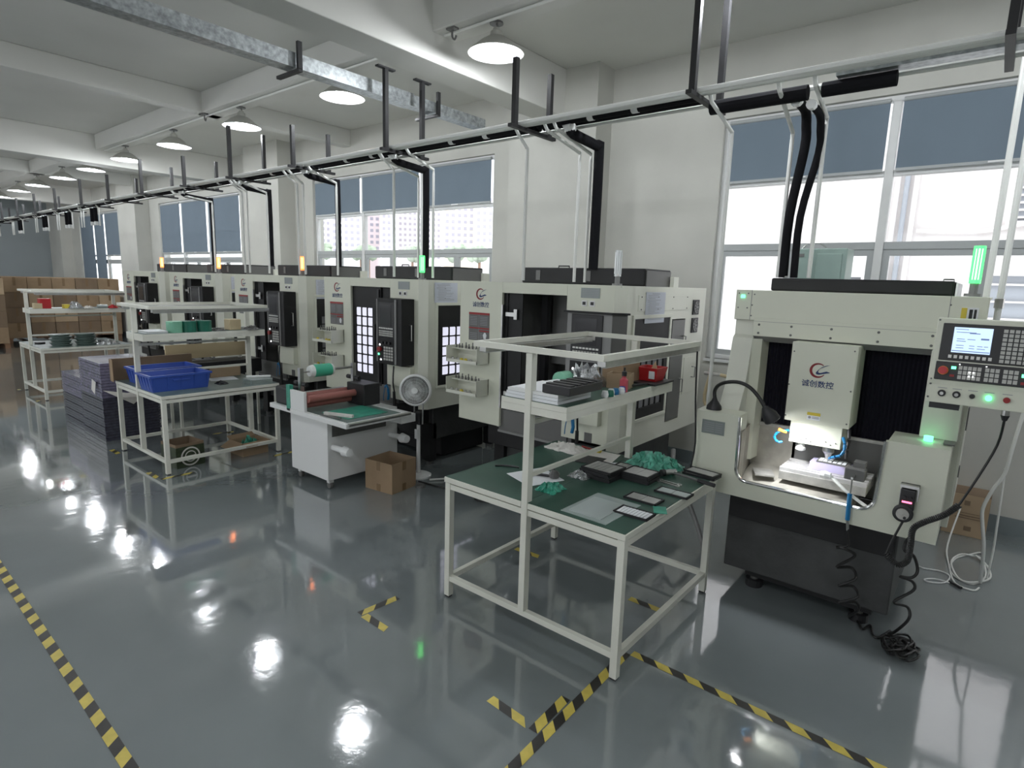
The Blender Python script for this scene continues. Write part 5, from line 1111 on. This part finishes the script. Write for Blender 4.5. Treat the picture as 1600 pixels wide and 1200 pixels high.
# ---- under the middle bench
p = carton(-6.62, -6.32, 2.33, 2.62, 0, .25, 'printed green and gold carton with a white emblem under the middle bench', 'cardd', True, .1, tape=False, name='printed_carton')
o = G().box(-6.622, -6.318, 2.328, 2.33, .0, .22).box(-6.32, -6.318, 2.33, 2.622, 0, .22).obj('printed_side', 'olive', p)
G().lathe([(.085, 0), (.10, 0), (.10, .002), (.085, .002)], (-6.318, 2.475, .11), (1, 0, 0), n=24).lathe([(.05, 0), (.06, 0), (.06, .002), (.05, .002)], (-6.318, 2.475, .11), (1, 0, 0), n=20).box(-6.318, -6.316, 2.42, 2.53, .1, .12).obj('emblem', 'rag', p)
carton(-6.52, -6.25, 3.0, 3.30, 0, .15, 'open brown carton filled with green film under the middle bench', 'card', True, .05, flaps=.5, tape=False)
crumple('green_film', (-6.385, 3.15, .008), .22, .24, .2, 'mintf', 'dark green film stuffed in the carton under the middle bench', 'film', 31)
# ---- far bench items
for k in range(2):
    for q in range(6): o = G().lathe([(.001, 0), (.12, 0), (.14, .02), (.14, .028), (.001, .028)], (-11.35+.012*math.sin(q*2.3+k), 2.66+k*.33+.012*math.cos(q*3.1), TZ+q*.03), n=20).obj('plastic_plate', 'greyt'); tag(o, 'round grey-green dish in the %s pile on the farthest bench, %s' % (('left', 'right')[k], ['lowest', 'second', 'third', 'fourth', 'fifth', 'topmost'][q]), 'dish', 'round dishes, %s pile' % ('left', 'right')[k])
tag(G().lathe([(.001, 0), (.07, 0), (.07, .03), (.001, .03)], (-11.75, 2.48, TZ), n=16).obj('tape_roll', 'black'), 'black tape roll at the left end of the farthest bench', 'tape roll')
crumple('film_bundle', (-11.3, 3.25, TZ), .4, .3, .08, 'foil', 'clear film heap at the right end of the farthest bench', 'film', 41)
XS = -11.55
tag(G().box(XS-.1, XS+.05, 2.48, 2.62, SZ, SZ+.15).obj('red_box', 'red'), 'red box on the left end of the far bench shelf', 'box')
tag(G().box(XS-.05, XS+.08, 2.40, 2.50, SZ, SZ+.08).obj('white_box', 'tan'), 'small pale box left of the red one on the far bench shelf', 'box')
tag(G().box(XS-.05, XS+.08, 2.78, 2.86, SZ, SZ+.06).obj('yellow_box', 'yellow'), 'small yellow box on the far bench shelf', 'box')
crumple('clear_bag', (XS+.05, 2.93, SZ), .2, .2, .12, 'foil', 'clear plastic bag of parts on the far bench shelf', 'bag', 42)
tag(G().cyl((XS+.1, 3.22, SZ+.03), (XS+.1, 3.36, SZ+.03), .03, n=12).obj('bottle', 'clear2'), 'grey bottle lying on the far bench shelf', 'bottle')
crumple('red_glove', (XS+.1, 3.44, SZ), .14, .12, .07, 'red', 'red glove at the right end of the far bench shelf', 'glove', 43)
crumple('white_rag', (XS+.08, 3.10, SZ), .15, .14, .05, 'rag', 'white rag in the middle of the far bench shelf', 'rag', 44)
# ================================================================= WRAPPED BUNDLES
def bundle(x0, x1, y0, y1, n, label, hh=.0345):
    t = thing('wrapped_tray_bundle', ((x0+x1)/2, (y0+y1)/2, 0), label, 'bundle', 'film-wrapped tray bundles on the floor')
    for k in range(n):
        e = .007*math.sin(k*2.1); G().box(x0+e, x1+e*.5, y0-e*.5, y1-e, k*hh+.001, (k+1)*hh-.004).obj('tray', 'wrap' if k > n*.55 else 'wrapd', t)  # upper trays take the paler colour to imitate the reflection on top
    G().box(x0+.02, x1-.02, y0+.02, y1-.02, .01, n*hh-.01).obj('wrapped_core', 'wrapd', t)
    return t
bundle(-8.72, -7.93, 2.20, 2.80, 27, 'tall film-wrapped bundle of violet trays left of the middle bench')
bundle(-9.6, -8.80, 2.22, 2.8, 19, 'lower film-wrapped bundle of violet trays farther from the middle bench')
t = thing('torn_film', (-7.92, 2.5, .45), 'torn white plastic film hanging from the tall wrapped bundle', 'film')
random.seed(5)
G().add([(-7.90, 2.2, .62), (-7.90, 2.45, .56), (-7.91, 2.75, .62), (-7.88, 2.6, .50), (-7.86, 2.35, .52), (-7.88, 2.5, .42)], [(0, 1, 4), (1, 3, 4), (1, 2, 3), (3, 5, 4)]).add([(-8.2, 2.185, .72), (-8.05, 2.18, .70), (-8.1, 2.175, .55), (-8.16, 2.16, .6)], [(0, 1, 2, 3)]).obj('film', 'rag', t)
# ================================================================= FILM LAMINATING CART
t = thing('film_laminating_cart', (-5.0, 3.45, 0), 'white cabinet cart with rollers and mint green film roll', 'cart')
for x in (-5.22, -4.72):
    for y in (3.1, 3.8):
        c = G().lathe([(.001, -.018), (.03, -.018), (.035, 0), (.03, .018), (.001, .018)], (x, y, .035), (0, 1, 0), n=14).obj('castor', 'dgrey', t); G().box(x-.02, x+.02, y-.025, y+.025, .06, .10).obj('castor_fork', 'white', c)
G().box(-5.29, -4.66, 3.04, 3.87, .10, .70).obj('cabinet', 'white', t, bev=.004)
G().box(-4.66, -4.656, 3.09, 3.72, .52, .66).obj('dark_panel', 'dgrey', t)
G().box(-5.5, -4.22, 2.94, 3.62, .70, .745).obj('deck', 'white', t, bev=.004)
G().box(-5.45, -4.26, 2.98, 3.58, .745, .748).obj('deck_mat', 'greyt', t)
G().box(-4.75, -4.35, 3.05, 3.5, .748, .752).obj('green_mat', 'mintf', t)
G().cyl((-4.215, 2.96, .735), (-4.215, 3.66, .735), .016, n=12).obj('front_bar', 'steel', t)
for y in (3.10, 3.78):
    a = G().cyl((-4.66, y, .42), (-4.44, y, .42), .028, n=12).obj('film_arm', 'white', t); G().cyl((-4.48, y, .42), (-4.40, y, .42), .05, .038, n=14).obj('film_hub', 'white', a)
G().box(-5.12, -4.88, 2.945, 2.975, .745, .93).obj('side_plate', 'white', t, bev=.003)
G().box(-5.18, -5.12, 2.94, 2.98, .72, .97).obj('green_tape_patch', 'mintf', t)
for y in (3.02, 3.62):
    p = G().box(-5.10, -5.06, y, y+.04, .745, 1.13).obj('roll_post', 'steel', t); G().cyl((-5.04, y+.02, .98), (-4.98, y+.02, .98), .022, n=10).cyl((-5.12, y+.02, .98), (-5.18, y+.02, .98), .022, n=10).obj('clamp_knob', 'black', p)
G().cyl((-5.08, 3.04, 1.09), (-5.08, 3.64, 1.09), .011, n=12).obj('roll_shaft', 'steel', t)
rl = G().cyl((-5.08, 3.17, 1.09), (-5.08, 3.36, 1.09), .062, n=28).obj('film_roll', 'mint', t, smooth=True)
G().cyl((-5.08, 3.13, 1.09), (-5.08, 3.17, 1.09), .05, .062, n=20).obj('roll_end', 'spool', rl); G().cyl((-5.08, 3.36, 1.09), (-5.08, 3.385, 1.09), .062, .055, n=20).obj('roll_end', 'spool', rl)
for x, z in ((-4.95, .80), (-4.87, .865), (-5.02, .865)): G().cyl((x, 2.98, z), (x, 3.55, z), .035, n=16).obj('rubber_roller', 'pink', t, smooth=True)
G().cyl((-5.2, 2.98, .86), (-5.2, 3.6, .86), .014, n=10).obj('idle_bar', 'steel', t)
G().box(-5.0, -4.72, 3.50, 3.70, .745, .96).obj('motor_cover', 'black', t, bev=.008)
G().box(-5.46, -5.24, 2.98, 3.14, .745, .92).obj('motor_cover', 'black', t, bev=.02)
G().box(-4.62, -4.30, 3.62, 3.80, .62, .70).obj('side_box', 'white', t)
o = G().box(-4.66, -4.36, 3.05, 3.085, .753, .778).rot((-4.5, 3.07, .76), .35).obj('wooden_strip', 'rag'); tag(o, 'pale wooden strip lying on the laminating cart deck', 'strip')
o = G().box(-4.64, -4.40, 2.985, 3.0, .753, .762).rot((-4.5, 3.0, .76), .2).obj('scissors', 'dgrey'); tag(o, 'dark scissors on the front corner of the laminating cart', 'scissors')
t.location.z = 0
# ================================================================= STANDING FAN
t = thing('standing_fan', (-4.40, 3.93, 0), 'white round standing fan beside the laminating cart', 'fan')
fx, fy = -4.40, 3.93
G().lathe([(.001, 0), (.135, 0), (.135, .015), (.11, .028), (.03, .04), (.001, .04)], (fx, fy, 0), n=32).obj('base', 'white', t, smooth=True)
G().cyl((fx, fy, .04), (fx, fy, .55), .022, .018, n=14).obj('pole', 'white', t)
G().box(fx-.022, fx+.022, fy-.035, fy-.02, .40, .50).obj('remote', 'white', t, bev=.003)
G().box(fx-.045, fx+.045, fy-.03, fy+.03, .55, .68).obj('control_box', 'black', t, bev=.01)
G().tube([(fx-.06, fy, .56), (fx-.065, fy, .72), (fx-.03, fy+.03, .80)], .008, n=6).tube([(fx+.06, fy, .56), (fx+.065, fy, .72), (fx+.03, fy+.03, .80)], .008, n=6).obj('yoke', 'mgrey', t)
fa = Vector((.62, -.78, .02)).normalized(); fc = Vector((fx-.04, fy, .90))
hd_ = G().lathe([(.16, -.02), (.163, .0), (.163, .035), (.148, .05), (.14, .045), (.15, .03), (.15, -.0)], fc, fa, n=36).obj('guard_ring', 'white', t, smooth=True)
G().lathe([(.001, -.10), (.06, -.10), (.10, -.07), (.158, -.02), (.15, -.01), (.001, -.03)], fc, fa, n=28).obj('rear_housing', 'dgrey', t, smooth=True)
a_ = fa.orthogonal().normalized(); b_ = fa.cross(a_); g = G()
for k in range(60):
    th = 2*PI*k/60; d = a_*math.cos(th)+b_*math.sin(th); d2 = a_*math.cos(th+.25)+b_*math.sin(th+.25)
    g.tube([fc+fa*.055+d*.035, fc+fa*.062+d2*.09, fc+fa*.045+d2*.145], .0019, n=3)
for r_ in (.06, .09, .12): g.lathe([(r_-.001, .058), (r_+.001, .058), (r_+.001, .061), (r_-.001, .061), (r_-.001, .058)], fc, fa, n=36)
g.obj('guard_wires', 'white', t, kind='stuff')
G().lathe([(.001, .06), (.034, .06), (.034, .068), (.03, .072), (.001, .073)], fc, fa, n=20).obj('hub_badge', 'white', t)
for k in range(5):
    g = G(); th = 2*PI*k/5; P = []
    for (r_, o1) in ((.03, -.2), (.10, -.5), (.135, -.2), (.13, .25), (.08, .3), (.03, .2)): P.append(fc+(a_*math.cos(th+o1)+b_*math.sin(th+o1))*r_+fa*(.01+o1*.03))
    g.add(P+[p_-fa*.003 for p_ in P], [(0, 1, 2, 3, 4, 5), (11, 10, 9, 8, 7, 6)]+[(i, (i+1) % 6, 6+(i+1) % 6, 6+i) for i in range(6)]); g.obj('blade', 'plate', t)
carton(-4.53, -4.18, 3.37, 3.70, 0, .29, 'open brown taped carton on the floor between the cart and the fan', 'card', True, .12)
tag(G().lathe([(.001, 0), (.05, 0), (.045, .025), (.001, .03)], (-4.14, 3.72, 0), n=14).obj('foot_pedal', 'dgrey'), 'small grey pedal on the floor beside the open taped carton', 'pedal')
# ================================================================= RIGHT CORNER
cb = carton(-.13, .17, 6.09, 6.38, 0, .36, 'brown printed carton standing against the white wall behind the nearest machine', 'cardl', False, 0, tape=False)
G().box(-.10, .14, 6.087, 6.09, .20, .205).box(-.02, .13, 6.087, 6.09, .175, .185).box(-.05, .12, 6.087, 6.09, .155, .163).box(.0, .04, 6.087, 6.09, .27, .31).box(.02, .07, 6.087, 6.09, .05, .09).obj('print', 'cardd', cb)
G().prism([(6.09, .36), (6.13, .42), (6.135, .42), (6.1, .36)], 'x', -.13, .17).obj('flap', 'cardd', cb)
tb_ = [((.24, 5.0, 1.5), (.193, 4.9, 1.045), (.178, 4.9, .87), (.135, 4.9, .754), (.1, 4.9, .611), (.112, 4.9, .497), (.136, 4.9, .368), (.15, 4.95, .2), (.16, 5.1, .02))]
tag(G().tube(tb_[0], .011, n=8, smooth=4).obj('clear_tube', 'pvc', smooth=True), 'thick white tube bowing outward at the right edge', 'tube')
tag(G().tube([(.18, 5.0, .88), (.189, 5.2, .80), (.193, 5.2, .616), (.197, 5.2, .428), (.201, 5.2, .238), (.194, 5.2, .02)], .007, n=8, smooth=4).obj('clear_tube', 'pvc', smooth=True), 'thin white tube hanging straight beside the thick bowed one', 'tube')
cl = [(.169, 5.523), (.157, 5.746), (.088, 5.651), (.006, 5.487), (-.022, 5.264), (.016, 5.114), (.12, 5.061), (.188, 5.273), (.16, 5.572), (.098, 5.60), (.027, 5.564), (-.019, 5.349), (.032, 5.079), (.106, 5.048), (.21, 5.217), (.192, 5.462), (.121, 5.593)]
tag(G().tube([(x, y, .008+.012*(i // 8)) for i, (x, y) in enumerate(cl)], .0065, n=8, smooth=5).obj('coiled_tube', 'pvc', smooth=True), 'white tube coiled in a ring on the floor at right', 'tube')
tag(G().tube([(-.02, 5.85, .3), (-.06, 5.6, .06), (-.034, 5.336, .01), (.021, 4.995, .008), (.123, 4.946, .008), (.156, 5.023, .008)], .006, n=8, smooth=4).obj('loose_tube', 'pvc', smooth=True), 'white tube running from behind the machine to the floor coil', 'tube')
tag(G().tube([(-.20, 5.12, .008), (-.166, 5.11, .008), (-.069, 5.14, .008), (-.013, 5.088, .008), (-.035, 4.944, .008), (-.119, 4.879, .008), (-.15, 4.899, .008), (-.095, 4.962, .008), (-.007, 4.969, .008)], .005, n=6, smooth=4).obj('loose_tube', 'white', smooth=True), 'thin white cable looped on the floor left of the tube coil', 'cable')
tag(G().cyl((-.01, 4.98, .012), (.06, 4.92, .012), .01, n=8).obj('connector', 'black'), 'small black connector on the cable beside the tube coil', 'connector')
# ball valves and tubes between the two nearest machines
t = thing('air_valve', (-1.66, 4.7, 1.0), 'brass air valve with a cream hose between the two nearest machines', 'valve')
G().tube([(-1.75, 4.6, 1.33), (-1.62, 4.6, 1.33)], .014, n=8).obj('valve_body', 'steeld', t); G().tube([(-1.62, 4.6, 1.33), (-1.5, 4.6, 1.3), (-1.46, 4.6, 1.18)], .014, n=8, smooth=4).tube([(-1.7, 4.6, 1.33), (-1.73, 4.6, 1.1), (-1.6, 4.6, .95)], .014, n=8, smooth=4).obj('hose', 'tan', t); G().cyl((-1.7, 4.6, 1.34), (-1.7, 4.6, 1.37), .014, n=8).obj('valve_knob', 'red', t)
tag(G().tube([(-2.0, 4.7, .62), (-1.9, 4.5, .45), (-1.75, 4.35, .42), (-1.6, 4.3, .2), (-1.5, 4.25, .02)], .02, n=8, smooth=4).obj('drain_hose', 'mgrey', smooth=True), 'grey drain hose sagging between the two nearest machines', 'hose')
# ================================================================= CARTON STACKS AT THE FAR END
def pallet(x0, x1, y0, y1, label):
    t = thing('wood_pallet', ((x0+x1)/2, (y0+y1)/2, 0), label, 'pallet', 'wooden pallets under the cartons')
    for k in range(5): y = y0+k*(y1-y0-.12)/4; G().box(x0, x1, y, y+.12, .10, .125).obj('deck_board', 'wood', t)
    for k in range(3): y = y0+k*(y1-y0-.1)/2; G().box(x0, x1, y, y+.1, .0, .10).obj('runner', 'wood', t)
def stack(x0, nx, dx, y0, ny, dy, z0, nz, dz, label, wrapm=None, seed=1):
    random.seed(seed); k_ = 0
    for iz in range(nz):
        for iy in range(ny):
            for ix in range(nx):
                m = random.choice(['card', 'card', 'cardl', 'cardd']); j = random.uniform(-.012, .012)
                x1 = x0-ix*dx+j; y1 = y0+iy*dy
                t = G().box(x1-dx+.02, x1, y1+.006, y1+dy-.006, z0+iz*dz+.001, z0+(iz+1)*dz-.003).obj('carton', m, bev=.006)
                row = ['bottom', 'second', 'third', 'top'][iz]
                tag(t, 'carton of the %s, %s layer, %s column%s' % (label, row, ['left', 'second', 'middle', 'fourth', 'right'][iy], '' if ix == 0 else ', rear row'), 'box', 'cartons of the %s' % label)
                if ix == 0:
                    zz = z0+iz*dz; ym = (y1+y1+dy)/2; G().box(x1, x1+.002, ym-.03, ym+.03, zz+dz*.45, zz+dz*.98).obj('packing_tape', 'tapeb', t)
pallet(-20.6, -18.9, .1, 3.4, 'wooden pallet under the left front carton stack')
pallet(-22.6, -20.2, 3.6, 6.25, 'wooden pallet under the long carton stack')
stack(-18.9, 2, .8, .1, 5, .66, .125, 4, .40, 'left front stack', seed=2)
stack(-20.2, 2, .9, 3.58, 5, .54, .125, 4, .405, 'long stack', seed=3)
# ================================================================= FLOOR TAPE
def tape(p, q, label, group='black and yellow floor tape', w=.05, per=.167, off=0, slant=.05):
    p = Vector((*p, 0)); q = Vector((*q, 0)); L = (q-p).length; d = (q-p)/L; n = Vector((-d.y, d.x, 0)); g = G(); z = .0015
    def P(s, t): v = p+d*s+n*(t*w); return (v.x, v.y, z)
    s = -per+off; k = 0
    cuts = []
    while s < L+slant: cuts.append(s); s += per/2
    for k, s in enumerate(cuts):
        g.mi = k % 2; a0 = max(0, min(L, s)); a1 = max(0, min(L, s+per/2)); b0 = max(0, min(L, s+slant)); b1 = max(0, min(L, s+slant+per/2))
        if a1-a0 < 1e-4 and b1-b0 < 1e-4: continue
        vs = [P(a0, -.5), P(a1, -.5), P(b1, .5), P(b0, .5)]; g.add(vs, [(0, 1, 2, 3)])
    o = g.obj('floor_tape', ('tapey', 'tapek')); return tag(o, label, 'floor tape', group)
tape((-6.6, .725), (-1.6, .66), 'long black and yellow tape line along the aisle at lower left', slant=-.04)
tape((-1.30, .9), (-1.335, 2.72), 'black and yellow tape line running from the bottom edge to the nearest bench leg', slant=.05)
tape((-1.31, 2.74), (.6, 2.735), 'black and yellow tape line running right from the nearest bench leg', slant=-.05)
tape((-2.735, 1.975), (-2.71, 2.25), 'short tape leg of the corner mark left of the nearest bench, pointing to the windows', slant=.05)
tape((-2.70, 1.985), (-2.48, 1.98), 'short tape leg of the corner mark left of the nearest bench, pointing right', slant=-.05)
tape((-1.66, 1.95), (-1.39, 1.935), 'short tape leg of the corner mark at the bottom, pointing left', slant=-.05)
tape((-1.375, 1.92), (-1.385, 2.20), 'short tape leg of the corner mark at the bottom, pointing to the windows', slant=.05)
tape((-2.60, 3.31), (-2.38, 3.32), 'short tape piece on the floor under the left half of the nearest bench', slant=-.05)
tape((-1.60, 3.25), (-1.36, 3.25), 'short tape piece on the floor under the right half of the nearest bench', slant=-.05)
tape((-7.52, 2.13), (-7.30, 2.13), 'tape piece at the left front leg of the middle bench', slant=-.05)
tape((-6.40, 2.11), (-6.13, 2.11), 'tape piece at the near front leg of the middle bench, along the aisle', slant=-.05)
tape((-6.10, 2.12), (-6.09, 2.42), 'tape piece at the near front leg of the middle bench, pointing to the windows', slant=.05)
tape((-6.06, 3.25), (-6.06, 3.50), 'tape piece at the right rear leg of the middle bench', slant=.05)
tape((-7.45, 3.2), (-7.38, 3.45), 'tape piece behind the middle bench', slant=.05)
tape((-12.4, 2.27), (-12.2, 2.27), 'tape piece at the left leg of the farthest bench', slant=-.05)
tape((-11.15, 2.25), (-10.98, 2.25), 'tape piece at the near leg of the farthest bench', slant=-.05)
bpy.context.view_layer.update()
